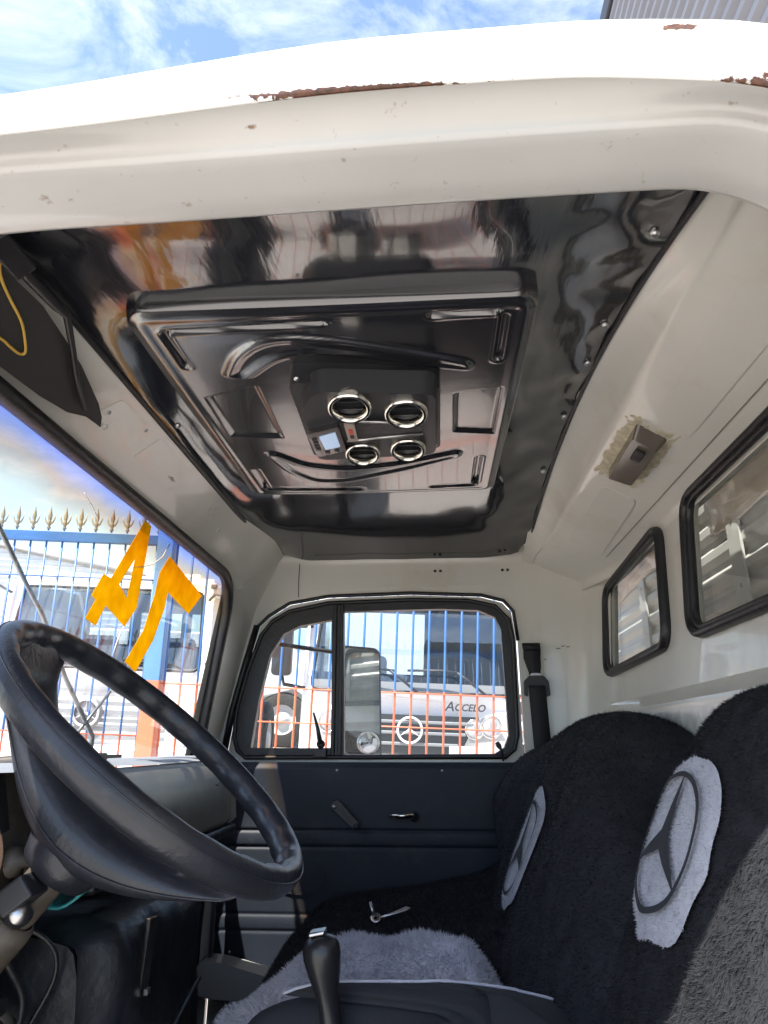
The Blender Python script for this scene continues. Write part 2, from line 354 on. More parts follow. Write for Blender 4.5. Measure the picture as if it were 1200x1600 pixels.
add_spots(PAINT, [sp(.395, 2.29, .293, .010, .03, .0022), sp(.412, 2.285, .300, .007, .03, .0018), sp(.425, 2.28, .297, .006, .03, .002), sp(.355, 2.30, .26, .003, .02, .003), sp(-.58, 1.45, .572, .006, .02, .004)], (.035, .033, .03), 260., 1.5)
# floor, firewall, outer far skin
part(T, 'floor', B().box(-.78, .55, .56, 2.36, -.95, -.90), CARPET)
part(T, 'firewall', B().box(-.80, -.755, .56, 2.36, -.95, -.07), DARK)
# front header panel between headliner and windscreen, with rounded return
def hdr(u, v):
    y = .63+u*1.67; pr = [(-.520, .632), (-.538, .622), (-.548, .609), (-.60, .553), (-.618, .530), (-.628, .512), (-.628, .497), (-.640, .485)]
    x, z = pr[round(v*7)]; c = sst(1.80, 2.16, y); return (x+.05*c*(1-v*.6), y, z-.02*c*v)
HD = part(T, 'front_header', B().grid(hdr, 40, 8), PAINT)
hn = Vector((.72, 0, -.69))
def onh(y, s, d):      # point on the header: s runs from roof (0) to screen (1), d = height above the panel
    p = Vector((-.548, y, .609)).lerp(Vector((-.60, y, .553)), s); return p+hn*d
b = B(); pl = roundpoly([(1.12, .15), (1.27, .12), (1.25, .70), (1.10, .72)], .05)
part(T, 'access_plate', B().prism(pl, -.001, .0016, lambda a, c, d: onh(a, c, d)), PAINT, HD)
part(T, 'access_plate', B().prism(roundpoly([(1.30, .10), (1.68, .10), (1.66, .95), (1.28, .95)], .05), -.001, .0011, lambda a, c, d: onh(a, c, d)), PAINT, HD)
for y, s in ((1.24, .25), (1.12, .6)):
    part(T, 'screw', B().lathe([(0, .003), (.003, .0025), (.0035, 0)], onh(y, s, .0012), hn, 10), STEEL, HD)
for y, s in ((1.06, .95), (1.075, .9), (1.13, .95), (1.145, .9), (1.70, .45), (1.72, .3), (1.74, .5), (1.83, .75)):
    r = .006 if y < 1.8 else .011
    part(T, 'plug', B().lathe([(0, .0022), (r*.8, .002), (r, 0)], onh(y, s, 0), hn, 14), PAINT, HD)
# headliner vinyl sheet
def hl(u, v):
    x = -.535+u*.85; y = .565+v*1.707
    cr = (.115*(1-((y-1.45)/.85)**2)-.054 if y < 1.45 else .061-.088*((y-1.45)/.82)**2); z = .617+cr*sst(0, .16, u)+.07*max(0, x-.17)+.0022*nz((x*3, y*3, 0), 2.2)+.0012*nz((x*9, y*4, 4))
    k = sst(.72, 1, u); z += k*(.0045*nz((x*10, y*7, 1))+.0022*nz((x*20, y*16, 8)))
    z += .003*nz((x*3, y*12, 3))*sst(.35, .0, v)
    ex = .03*sst(.93, 1, v)*sst(.9, 1, u) ; return (x-ex, y-.02*sst(.93, 1, u)*sst(.93, 1, v), z)
HL = part(T, 'headliner', B().grid(hl, 70, 110), VINYL, label='shiny black vinyl headliner')
part(T, 'headliner_edge', B().tube([(-.537, y, .6165+.0015*nz((y*6, 0, 0))) for y in np.linspace(.6, 2.26, 40)], .006, 8).tube([(.313, y, .625+1.0*((.115*(1-((y-1.45)/.85)**2)-.054 if y < 1.45 else .061-.088*((y-1.45)/.82)**2))) for y in np.linspace(.58, 2.22, 40)], .0045, 8).tube([(x, 2.268, .615) for x in np.linspace(-.53, .28, 20)], .004, 8), RUBBER, HL)
for x, y in ((.285, .74), (.292, 1.02), (.296, 1.17), (.297, 1.42), (.295, 1.72), (-.512, 1.28), (.1, 2.25)):
    part(T, 'screw', B().lathe([(0, -.005), (.003, -.005), (.0065, -.002), (.007, .001)], (x, y, .6215+(1.0*((.115*(1-((y-1.45)/.85)**2)-.054 if y < 1.45 else .061-.088*((y-1.45)/.82)**2)) if x > .2 else 0)), (0, 0, 1), 12), STEEL, HL)
# cove and rear wall
def crown(y): return (.115*(1-((y-1.45)/.85)**2)-.054 if y < 1.45 else .061-.088*((y-1.45)/.82)**2)
def cove(u, v):
    y = .50+u*1.80; pr = [(.300, .624), (.318, .619), (.335, .607), (.350, .600), (.357, .592), (.362, .5905), (.368, .5905), (.375, .5865), (.42, .561), (.50, .520), (.532, .502), (.543, .492), (.545, .47)]
    x, z = pr[round(v*12)]; c = sst(1.95, 2.3, y)
    z += (crown(y)+.010)*sst(.5, .0, v)
    if v < .75: z -= .002*sst(.45, .6, v)*sst(1.25, 1.15, y)
    return (x-.07*c*v, y, z-.02*c*(1-v))
CV = part(T, 'rear_cove', B().grid(cove, 50, 13), PAINT)
part(T, 'stiffening_panel', B().prism(roundpoly([(.55, .16), (1.17, .16), (1.20, .62), (.55, .62)], .05), -.002, .0030, lambda a, c, d: Vector((.385, a, .581)).lerp(Vector((.53, a, .503)), c)+Vector((-.47, 0, -.88))*d), PAINT, CV, bevel=.0022)
part(T, 'stiffening_panel', B().prism(roundpoly([(1.56, .10), (2.12, .14), (2.08, .75), (1.56, .62)], .06), -.002, .0030, lambda a, c, d: Vector((.385, a, .581)).lerp(Vector((.53, a, .503)), c)+Vector((-.47, 0, -.88))*d), PAINT, CV, bevel=.0022)
for s0, y0_, y1_ in ((.045, .56, 1.17), (.135, .56, 2.05)):
    part(T, 'panel_seam', B().tube([(Vector((.385, y, .581)).lerp(Vector((.53, y, .503)), s0/.164)+Vector((-.47, 0, -.88))*.0012) for y in np.linspace(y0_, y1_, 12)], .0009, 5), mat('seam_grime', (.22, .20, .16), .8), CV)
W_S = [(2.175, .460), (1.625, .500), (1.587, .205), (2.165, .192)]
W_B = [(1.452, .500), (.72, .500), (.72, .200), (1.440, .200)]
hs, hb = roundpoly(W_S, .055), roundpoly(W_B, .06)
fr = lambda a, c, d: (xrw(c)+d, a, c)
RW = part(T, 'rear_wall', B().prism([(.46, -.95), (2.15, -.95), (2.15, .48), (.46, .48)], 0, .02, fr, [hs, hb]), PAINT)
part(T, 'rear_corner', B().grid(lambda u, v: (.52-.17+.17*math.sin(u*math.pi/2)+.09*(-.95+v*1.5-.21)*u, 2.13+.17*math.cos(u*math.pi/2), -.95+v*1.55), 14, 12), PAINT)
part(T, 'rear_ledge', B().prism([(.515, .118), (.50, .104), (.475, .080), (.475, .030), (.53, .030), (.53, .118)], .5, 2.16, lambda a, c, d: (a, d, c)), PAINT, RW, bevel=.004)
part(T, 'gap_shade_board', B().box(.435, .463, .58, 2.10, -.93, -.03), DARK, RW, bevel=.01)  # dark sheet added behind the seats, its colour stands in for shade in the gap
TAPE = mat('galvanised_strip', (.62, .64, .62), .28, .3, var=.25, vscale=40, bump=.4, bscale=50, bdist=.004)
part(T, 'ledge_strip', B().box(.466, .474, .5, 2.0, -.05, .066), TAPE, RW)
WG = glass('window_glass', (.98, .985, .985), .6)
WGR = glass('rear_glass', (.94, .95, .94), 1.0, dirt=.06)
for h, nm in ((W_S, 'small rear window'), (W_B, 'large rear window')):
    rp_ = roundpoly(h, .055, 8)
    def off(P, k):
        cx = sum(p[0] for p in P)/len(P); cy = sum(p[1] for p in P)/len(P); w_ = max(abs(p[0]-cx) for p in P); h_ = max(abs(p[1]-cy) for p in P)
        return [(cx+(p[0]-cx)*(1-k/w_), cy+(p[1]-cy)*(1-k/h_)) for p in P]
    b = B(); path = [(xrw(c)-.006, a, c) for a, c in off(rp_, .004)]; b.tube(path, .0155, 8, closed=True, up=(1, 0, 0), sq=.62)
    b.tube([(xrw(c)-.004, a, c) for a, c in off(rp_, .015)], .009, 8, closed=True, up=(1, 0, 0), sq=.8)
    g = part(T, 'rear_window', B().prism(off(rp_, .012), .008, .012, fr), WGR, label=nm+' in the cab back wall')
    part(T, 'gasket', b, RUBBER, g)
# windscreen
ws = roundpoly([(.715, .488), (2.105, .488), (2.135, -.08), (.69, -.08)], [.12, .13, .10, .12], 10)
IRID = [(1.0, .90, .76), (.86, .70, .58), (.64, .63, .78), (.44, .48, .84)]
WSG = glass('windscreen_glass', (.98, .985, .985), .6, band=(.33, .53, IRID), dirt=.05)
fw = lambda a, c, d: (xws(c)+d, a, c)
# the band reads height from object space, so the pane keeps the cab origin of the thing (base z = -.92)
for n_ in WSG.node_tree.nodes:
    if n_.type == 'MAP_RANGE' and abs(n_.inputs['From Min'].default_value-.33) < 1e-6:
        n_.inputs['From Min'].default_value = .36+.92; n_.inputs['From Max'].default_value = .53+.92
WS = part(T, 'windscreen', B().prism(ws, -.006, -.002, fw), WSG)
b = B().tube([fw(a, c, .004) for a, c in ws], .018, 10, closed=True, up=(1, 0, 0), sq=.8)
part(T, 'gasket', b, RUBBER, WS)
CRK = mat('crack', (.85, .88, .95), .3)
for pts in ([(1.169, .438), (1.21, .425), (1.236, .413), (1.247, .404)], [(1.591, .46), (1.57, .423), (1.53, .395), (1.483, .378), (1.424, .362)], [(1.451, .178), (1.453, .2), (1.458, .232), (1.487, .265)]):
    part(T, 'crack', B().tube([fw(a, c, -.0015) for a, c in pts], [.0012]*(len(pts)-1)+[.0005], 5), CRK, WS)
def bon(u, v):
    x = -.80-1.05*u; k = 2*v-1; return (x, 1.40+k*.80*(1-.12*u), -.17-.06*u-.16*u**3-.10*abs(k)**3)
part(T, 'bonnet', B().grid(bon, 14, 20), ROOFP)
for sg in (-1, 1): part(T, 'bonnet_side', B().grid(lambda u, v: (-.80-1.05*u, 1.40+sg*.80*(1-.12*u), (-.27-.06*u-.16*u**3)*(1-v)-.85*v), 14, 4), ROOFP)
# pillars, far side panel
def pil(u, v):
    z = -.95+v*1.59; x0 = xws(z)-.015; x1 = -.69+.21*(max(z, -.1)+.04)+(.0 if z < .42 else .25*(z-.42)); s = sst(0, 1, u)
    return (x0+(x1-x0)*u+.012*math.sin(math.pi*u), 2.085+.215*(1-(1-u)**1.6), z)
part(T, 'front_pillar', B().grid(pil, 10, 24), PAINT)
part(T, 'front_pillar', B().grid(lambda u, v: (lambda z: (xws(z)-.012+(-.80-xws(z))*u, .722-.165*(1-(1-u)**1.6), z))(-.95+v*1.50), 8, 20), PAINT)
SEAL = [(-0.672, -.95), (-0.66, -0.044), (-0.639, 0.107), (-.606, .25), (-0.574, 0.377), (-0.542, 0.408), (-0.474, 0.45), (-0.344, 0.472), (-0.067, 0.479), (0.161, 0.469), (0.232, 0.45), (0.262, 0.415), (.272, .32), (.275, -.05), (.275, -.95)]
side = [(-.72, -.95), (-.70, -.08), (-.61, .40), (-.57, .585), (.38, .585), (.38, -.95)]
# outline that wraps the door opening: one piece above and on both sides of the door
outer = side[:]
o2 = [(-.72, -.95), (-.70, -.08), (-.61, .40), (-.57, .588), (.38, .588), (.38, -.95)]+SEAL[::-1]
SP = part(T, 'side_panel', B().prism(o2, 0, .02, lambda a, c, d: (a, 2.30+d, c)), PAINT)
part(T, 'side_header', B().grid(lambda u, v: (-.60+u*.99, [2.300, 2.2995, 2.294, 2.283, 2.268, 2.255][round(v*5)], [.575, .588, .603, .615, .622, .624][round(v*5)]), 3, 6), PAINT)
part(T, 'stiffening_panel', B().prism(roundpoly([(-.40, .545), (.255, .545), (.255, .505), (-.40, .493)], .012), -.0015, .001, lambda a, c, d: (a, 2.30+d, c)), PAINT, SP, bevel=.0008)
for x, z in ((.012, .553), (.03, .553), (.235, .553), (.252, .553)):
    part(T, 'screw_hole', B().lathe([(0, .0015), (.0045, .0015), (.005, .0)], (x, 2.2985, z), (0, -1, 0), 10), RUBBER, SP)
RUSTM = mat('rust', RUST, .9, var=.4, vscale=60)
for x in (-.10, .10):
    part(T, 'bracket_stub', B().box(x-.012, x+.012, 2.272, 2.278, .606, .613), RUSTM, SP)
b = B().tube([(a, 2.2965, c) for a, c in SEAL[1:-2]], .006, 8)
b.tube([(a-.006, 2.295, c) for a, c in SEAL[1:5]], .010, 8)
part(T, 'door_seal', b, RUBBER, SP)
part(T, 'panel_seam', B().tube([(-.445, 2.2985, .47), (-.447, 2.2985, .53), (-.445, 2.298, .585)], .0012, 5), RUBBER, SP)

# ================================================================== PASSENGER DOOR
D = Thing('passenger_door', 'far passenger door with dark blue grey trim and vent window', 'truck door', (-.2, 2.31, -.92))
FO = [(-0.594, -0.035), (-0.618, -0.015), (-0.632, 0.022), (-0.63, 0.107), (-0.602, 0.229), (-0.562, 0.345), (-0.528, 0.39), (-0.473, 0.422), (-0.344, 0.448), (-0.067, 0.456), (0.115, 0.451), (0.204, 0.432), (0.247, 0.386), (0.256, 0.319), (0.253, 0.03), (0.242, -0.01), (0.215, -0.033)]
QG = [(-0.578, -0.007), (-0.56, 0.141), (-0.531, 0.281), (-0.489, 0.349), (-0.434, 0.375), (-0.331, 0.393), (-0.322, -0.007)]
MG = [(-0.291, 0.42), (0.024, 0.425), (0.15, 0.419), (0.203, 0.395), (0.22, 0.355), (0.227, 0.03), (0.212, -0.006), (0.182, -0.024), (-0.283, -0.027)]
fd = lambda a, c, d: (a, 2.306+d, c)
dor = [(-.667, -.95), (-.655, -.044), (-.634, .107), (-.602, .25), (-.570, .375), (-.540, .404), (-.473, .445), (-.344, .467), (-.067, .474), (.160, .464), (.229, .445), (.257, .413), (.267, .32), (.270, -.05), (.270, -.95)]
part(D, 'door_skin', B().prism(dor, 0, .02, fd, [FO]), PAINT)
part(D, 'outer_skin', B().box(-.65, .27, 2.38, 2.39, -.95, -.06), ROOFP)
part(D, 'window_frame', B().prism(FO, -.012, .02, fd, [QG, MG]), RUBBER, bevel=.006)
part(D, 'frame_lip', B().tube([fd(a, c, -.012) for a, c in FO], .007, 8, closed=True), RUBBER)
part(D, 'divider_bar', B().box(-.325, -.312, 2.288, 2.30, -.03, .44).box(-.303, -.290, 2.286, 2.30, -.03, .445), RUBBER, bevel=.004)
part(D, 'vent_glass', B().prism(QG, .004, .008, fd), WG)
part(D, 'window_glass', B().prism(MG, .010, .014, fd), WG)
LT = part(D, 'vent_latch', B().box(-.375, -.335, 2.272, 2.293, -.035, -.008).lathe([(.012, 0), (.014, .01), (.008, .016), (0, .017)], (-.352, 2.275, .004), (0, -1, 0), 14), PLASTM, bevel=.003)
part(D, 'latch_lever', B().tube([(-.352, 2.262, .004), (-.362, 2.262, .05), (-.377, 2.265, .098)], [.008, .006, .003], 8), PLASTM, LT)
part(D, 'lock_knob', B().tube([(.205, 2.28, -.045), (.20, 2.28, -.012), (.193, 2.28, .0), (.188, 2.28, .010)], [.003, .004, .008, .006], 8), PLASTM)
# trim panel with sewn ridges
def trim(u, v):
    x = -.655+u*1.0; z = -.048-v*.60; y = 2.268
    for zr, a in ((-.240, .004), (-.285, .004), (-.462, .0025), (-.505, .0025)):
        d = z-zr; y += a*math.exp(-(d/.0045)**2)
    for c0, c1 in ((-.285, -.24), (-.505, -.462)):
        if c0 < z < c1: y -= .002*math.sin(math.pi*(z-c0)/(c1-c0))
    y += .008*sst(-.07, -.048, z)+.0012*nz((x*5, z*5, 0))
    return (x, y, z)
TP = part(D, 'trim_panel', B().grid(trim, 50, 220, flip=True), TRIM, label='dark blue grey vinyl door trim')
ov = [(-.40+.072*math.cos(q)*(1.25 if math.cos(q) < 0 else 1), -.364+.046*math.sin(q)) for q in np.linspace(0, 2*math.pi, 40)[:-1]]
part(D, 'speaker_blank', B().prism(ov, 2.262, 2.272, lambda a, c, d: (a, d, c)), TRIM, TP, bevel=.003)
CK = part(D, 'window_crank', B().prism(roundpoly([(-.318, -.168), (-.292, -.150), (-.224, -.220), (-.240, -.234)], .012), 2.232, 2.244, lambda a, c, d: (a, d, c)), PLASTM, bevel=.003)
part(D, 'crank_spindle', B().lathe([(.016, 0), (.014, .018), (.0, .018)], (-.301, 2.266, -.172), (0, -1, 0), 16), PLASTM, CK)
part(D, 'crank_screw', B().lathe([(.006, 0), (.005, .004), (0, .005)], (-.301, 2.232, -.172), (0, -1, 0), 12), STEEL, CK)
for k_ in (.30, .58): part(D, 'crank_slot', B().obox(Vector((-.305, 2.2312, -.160)).lerp(Vector((-.232, 2.2312, -.227)), k_+.1), (.010, 0, -.0095), (.0035, 0, .0037), (0, .0008, 0)), RUBBER, CK)
part(D, 'crank_knob', B().lathe([(.008, 0), (.009, .02), (.0, .024)], (-.234, 2.232, -.224), (0, -1, 0), 12), PLASTM, CK)
part(D, 'door_handle', B().tube([(-.062, 2.262, -.196), (-.075, 2.235, -.196), (-.10, 2.230, -.197), (-.14, 2.232, -.195)], [.010, .010, .009, .006], 10, sq=.7), CHROME)
part(D, 'handle_escutcheon', B().lathe([(.016, 0), (.014, .006), (0, .007)], (-.066, 2.268, -.200), (0, -1, 0), 14), PLASTM)
for x, z in ((-.62, -.075), (-.30, -.072), (.02, -.072), (.22, -.075), (-.60, -.56), (-.35, -.60)):
    part(D, 'screw', B().lathe([(0, .003), (.004, .0025), (.0055, 0)], (x, 2.270, z), (0, -1, 0), 10), STEEL, TP)
# inner door sill strip and painted step
part(T, 'sill_strip', B().box(-.640, -.628, 2.195, 2.205, -.60, -.38), STEEL)
part(T, 'step_panel', B().prism(roundpoly([(-.66, -.555), (-.60, -.558), (-.42, -.60), (-.40, -.66), (-.66, -.64)], .03), 2.16, 2.24, lambda a, c, d: (a, d, c)), FRAMEP, bevel=.012)

# ================================================================== DASHBOARD
DB = Thing('dashboard', 'grey dashboard under the windscreen with glove box face', 'dashboard', (-.63, 1.3, -.3))
dp = [(-.735, -.030), (-.575, -.028), (-.548, -.036), (-.536, -.055), (-.525, -.12), (-.520, -.175), (-.535, -.19), (-.735, -.19)]
def dend(a, c, d): return (a-.02*sst(1.85, 1.95, d), d, c)
part(DB, 'face', B().grid(lambda u, v: (lambda p, y: (p[0]-.012*sst(1.86, 1.95, y), y, p[1]))(dp[2+round(v*4)], 1.14+u*.81), 24, 5), DASHF, label='dull olive grey glove box face')
part(DB, 'top', B().grid(lambda u, v: (lambda p, y: (max(-.76, p[0]-(.10*sst(1.02, .85, y) if p[0] > -.65 else 0)), y, p[1]-.003*nz((p[0]*9, y*6, 0))))([(-.76, -.034), (-.70, -.027), (-.64, -.024), (-.575, -.0275), (-.555, -.033), (-.545, -.0345)][round(v*5)], .56+u*1.40), 40, 6, flip=True), DASHT)
part(DB, 'end_cap', B().prism(dp, 1.948, 1.955, lambda a, c, d: (a, d, c)), DASHF, bevel=.003)
part(DB, 'lower_lip', B().box(-.56, -.515, 1.15, 1.95, -.215, -.19), DARK, bevel=.008)
part(DB, 'air_vent', B().lathe([(.0, -.004), (.020, -.004), (.026, .004), (.030, .004), (.032, 0)], (-.543, 1.80, -.066), (.9, 0, .35), 20), RUBBER)
part(DB, 'dash_clip', B().box(-.60, -.575, 1.235, 1.275, -.026, -.012), PLASTM, bevel=.003)
part(DB, 'defroster_slot', B().prism(roundpoly([(-.70, 1.16), (-.665, 1.16), (-.665, 1.55), (-.70, 1.55)], .012), -.026, -.018, lambda a, c, d: (a, c, d)), RUBBER, bevel=.003)
CL = part(DB, 'instrument_panel', B().prism([(-.735, -.030), (-.600, -.02), (-.585, -.03), (-.545, -.13), (-.545, -.20), (-.735, -.20)], .56, 1.13, lambda a, c, d: (a-.04-.06*(d < .8), d, c)), BEIGE, bevel=.012)
part(DB, 'panel_strip', B().obox((-.620, .95, -.075), (0, .16, 0), (.016, 0, -.042), (.004, 0, .002)), PLASTM, CL, bevel=.003)
for y, z in ((1.02, -.150), (1.075, -.165)):
    part(DB, 'knob', B().lathe([(.020, 0), (.018, .012), (.010, .016), (.010, .03), (0, .031)], (-.578, y, z), (1, 0, .1), 18), BEIGE, CL)
part(DB, 'gauge', B().lathe([(.05, 0), (.05, .02), (.043, .024), (.040, .018), (0, .018)], (-.600, .945, -.135), (1, -.1, .2), 28), mat('gauge_rim', (.42, .26, .17), .4, var=.2), CL)

# ================================================================== STEERING WHEEL
SW = Thing('steering_wheel', 'large black dished steering wheel with wide moulded spokes', 'steering wheel', (-.40, 1.02, -.2))
C0 = Vector((-.395, 1.02, -.006)); e1 = Vector((.770, 0, -.638)); e2 = Vector((0, 1, 0)); en = Vector((.638, 0, .770)); RR = .250
def rimp(th, dr=0, dn=0): return C0+(e1*math.cos(th)+e2*math.sin(th))*(RR+dr)+en*dn
def rim_fn(u, v):
    th = 2*math.pi*u; q = 2*math.pi*v; c, s = math.cos(q), math.sin(q)
    r = .0187
    k = sst(.0, -1.0, c)*(.5+.5*s*0)         # finger bumps on the inner, under side
    bump = .0022*math.cos(th*24)*sst(.2, -.8, c)*(1 if 0 else 1)
    return rimp(th, (r+bump)*c*.96, (r+bump*.5)*s*1.18)
part(SW, 'rim', B().grid(rim_fn, 260, 19), WHEELM)
part(SW, 'rim_seam', B().tube([rimp(2*math.pi*i/120, .0185*.86, .0185*.62) for i in range(120)], .0011, 5, closed=True), WHEELM)
hubc = C0-en*.148+e1*.004
def bar(u, v):
    """one arm of the dished bar, from the hub to the rim: u along the arm, v round its section"""
    t = u; sx = RR*t*.985; q = 2*math.pi*v; up = -.022-.078*(1-t**2.0); lo = -.012-.166*(1-t**1.9)
    mid = (up+lo)/2; hh = max(.009, (up-lo)/2); hw = .062+.016*sst(.5, 1, t)-.004*math.sin(math.pi*t)
    if t > .9: up_ = 0
    c, s_ = math.cos(q), math.sin(q); c = math.copysign(abs(c)**.75, c); s_ = math.copysign(abs(s_)**.8, s_)
    mid = mid*(1-sst(.86, 1, t))+(-.006)*sst(.86, 1, t); hh = hh*(1-sst(.8, 1, t))+.013*sst(.8, 1, t)
    return sx, hw*c, mid+hh*s_
for sgn in (-1, 1):
    part(SW, 'spoke', B().grid(lambda u, v: (lambda p: C0+e1*(p[0]*sgn)+e2*p[1]+en*p[2])(bar(u, v)), 36, 33), WHEELM)
part(SW, 'spoke_seam', B().tube([(lambda p: C0+e1*(p[0]*(1 if k >= 0 else -1))+e2*(p[1]-.001)+en*p[2])(bar(abs(k)/20, .53)) for k in range(-19, 20)], .0012, 5), WHEELM)
part(SW, 'hub', B().lathe([(0, .03), (.045, .025), (.056, .005), (.058, -.025), (.050, -.045), (.040, -.05), (0, -.05)], hubc, en, 30), WHEELM)
part(SW, 'horn_button', B().lathe([(0, .046), (.03, .044), (.04, .036), (.041, .02)], hubc, en, 24), WHEELM)
CO = Thing('steering_column', 'worn beige steering column with clamp below the wheel', 'steering column', tuple(hubc-en*.40))
part(CO, 'tube', B().lathe([(.026, -.04), (.027, -.06), (.027, -.11), (.025, -.12), (.024, -.40)], hubc, en, 26), BEIGE)
part(CO, 'clamp', B().lathe([(.028, -.118), (.034, -.122), (.036, -.135), (.036, -.20), (.030, -.21)], hubc, en, 26), BEIGE)
part(CO, 'stalk', B().tube([hubc-en*.09+Vector((0, .03, 0)), hubc-en*.09+Vector((.03, .12, .02)), hubc-en*.08+Vector((.05, .20, .03))], [.008, .007, .009], 8), PLASTM)
part(CO, 'bracket', B().obox(hubc-en*.24+Vector((.03, -.01, -.02)), (.035, 0, 0), (0, .05, 0), (0, 0, .012)), PLASTM, bevel=.006)

for pts, r_ in (([(-.60, 1.0, -.20), (-.57, 1.03, -.27), (-.555, 1.06, -.33), (-.57, 1.05, -.42)], .005), ([(-.62, 1.02, -.21), (-.545, 1.07, -.25), (-.53, 1.09, -.30), (-.56, 1.08, -.37)], .0035), ([(-.66, .98, -.24), (-.60, 1.01, -.31), (-.55, 1.03, -.36), (-.54, 1.05, -.46)], .006)):
    part(CO, 'cable', B().tube(catmull(pts, 18), r_, 7), RUBBER)
part(CO, 'switch_block', B().obox(hubc-en*.075+Vector((.0, -.045, .0)), (.018, 0, .014), (0, .022, 0), (-.010, 0, .012)), PLASTM, bevel=.004)
part(CO, 'ignition_lock', B().lathe([(.017, 0), (.017, .03), (.013, .034), (.013, .036), (0, .036)], hubc-en*.11+Vector((.01, -.03, .0)), (.6, -.7, .2), 18), STEEL)

# ================================================================== ENGINE COVER, FOOTWELL
EC = Thing('engine_cover', 'black quilted vinyl engine cover below the steering wheel', 'engine cover', (-.55, 1.35, -.9))
def ecov(u, v):
    P = [(-.735, -.22), (-.68, -.225), (-.58, -.235), (-.50, -.245), (-.465, -.27), (-.450, -.40), (-.44, -.55), (-.43, -.75), (-.42, -.90)]
    q = catmull([(a, 0, c) for a, c in P], 30)[round(v*29)]; y = 1.10+u*.42
    e = sst(0, .10, u)*sst(1, .9, u)
    x = -.74+(q.x+.74)*(.85+.15*e)+.016*nz((q.z*9, y*9, 2))+.008*nz((q.z*22+y*12, y*16, 5)); z = q.z-.02*(1-e)+.004*nz((q.x*12, y*9, 6))
    return (x, y, z)
ECP = part(EC, 'vinyl_cover', B().grid(ecov, 40, 30, flip=True), DARK)
for y_ in (1.103, 1.50): part(EC, 'side_cheek', B().prism([(-.735, -.90)]+[(q.x+.0-.045, q.z-.02) for q in catmull([(a, 0, c) for a, c in [(-.735, -.22), (-.68, -.225), (-.58, -.235), (-.50, -.245), (-.465, -.27), (-.450, -.40), (-.44, -.55), (-.43, -.75), (-.42, -.90)]], 24)][1:], y_, y_+.012, lambda a, c, d: (a, d, c)), DARK, bevel=.004)
part(EC, 'piping', B().tube([(-.70, 1.13, -.224), (-.60, 1.20, -.228), (-.53, 1.34, -.236), (-.480, 1.46, -.258)], .006, 8).tube([(-.442, 1.12, -.52), (-.442, 1.25, -.47), (-.446, 1.40, -.43), (-.448, 1.49, -.41)], .005, 8), RUBBER, ECP)
part(EC, 'strap', B().obox((-.452, 1.22, -.31), (.002, .010, 0), (.003, 0, .055), (.004, 0, 0)), RUBBER, ECP, bevel=.002)
part(EC, 'strap_buckle', B().obox((-.446, 1.22, -.355), (.0, .006, 0), (0, 0, .004), (.003, 0, 0)), STEEL, ECP)
KP = Thing('kick_panel', 'dark studded panel in the passenger footwell', 'trim panel', (-.66, 2.0, -.9))
part(KP, 'board', B().grid(lambda u, v: (-.66-.05*(1-u)+.006*nz((u*5, v*5, 1)), 1.54+u*.65, -.90+v*.72), 24, 24), DARK)
for y, z in ((2.10, -.52), (1.96, -.545)):
    part(KP, 'stud', B().lathe([(0, .005), (.006, .004), (.009, 0)], (-.663, y, z), (1, 0, 0), 12), STEEL)
PB = Thing('pedal', 'dark pedal lever beside the engine cover', 'pedal', (-.62, 1.0, -.9))
part(PB, 'arm', B().tube([(-.74, .99, -.26), (-.66, 1.0, -.36), (-.60, 1.0, -.44), (-.57, 1.0, -.58)], .011, 8), DARK)
part(PB, 'pad', B().obox((-.565, 1.0, -.60), (0, .035, 0), (.02, 0, -.035), (.006, 0, .004)), RUBBER, bevel=.005)
part(PB, 'linkage', B().tube([(-.62, 1.06, -.33), (-.585, 1.06, -.345), (-.57, 1.07, -.365)], .014, 10), BEIGE)
tl = mat('teal_plastic', (.05, .30, .32), .3, var=.15)
single('plastic_tray', B().grid(lambda u, v: (-.60+u*.10, 1.10+v*.12, -.222+.030*(2*u-1)**2*1.2+.02*v), 10, 8), tl, 'small teal plastic tray behind the steering column', 'tray', (-.55, 1.16, -.22), solid=.004)

# ================================================================== ROOF AIR CONDITIONER
AC = Thing('air_conditioner', 'black roof mounted air conditioner panel with four chrome vents', 'air conditioner', (-.137, 1.205, .62))
def psdf(P, X, Y):
    P = np.array(P); d = np.full(X.shape, 1e9); ins = np.zeros(X.shape, bool); n = len(P)
    for i in range(n):
        a, b_ = P[i], P[(i+1) % n]; e = b_-a; wx, wy = X-a[0], Y-a[1]; t = np.clip((wx*e[0]+wy*e[1])/(e@e), 0, 1)
        d = np.minimum(d, np.hypot(wx-e[0]*t, wy-e[1]*t))
        c1 = (a[1] <= Y) != (b_[1] <= Y); with_ = np.where(c1, (X < (b_[0]-a[0])*(Y-a[1])/((b_[1]-a[1]) if abs(b_[1]-a[1]) > 1e-12 else 1e-12)+a[0]), False); ins ^= with_
    return np.where(ins, -d, d)
NX, NY = 190, 250
AC.o.scale = (1.03,)*3; AC.o.matrix_world = CAB @ Matrix.Translation((-.141, 1.241, .638)) @ Matrix.Scale(1.03, 4)
X, Y = np.meshgrid(np.linspace(-.456, .176, NX), np.linspace(.815, 1.628, NY), indexing='ij')
def S(a, b_, x): t = np.clip((x-a)/(b_-a), 0, 1); return t*t*(3-2*t)
bd = psdf(roundpoly([(-.441, .832), (.161, .829), (.157, 1.614), (-.437, 1.614)], .045, 8), X, Y)
H = .036*S(.003, -.004, bd)+.004*S(-.004, -.020, bd)-.13*S(.0, .010, bd)
H -= .002*S(-.022, -.034, bd)
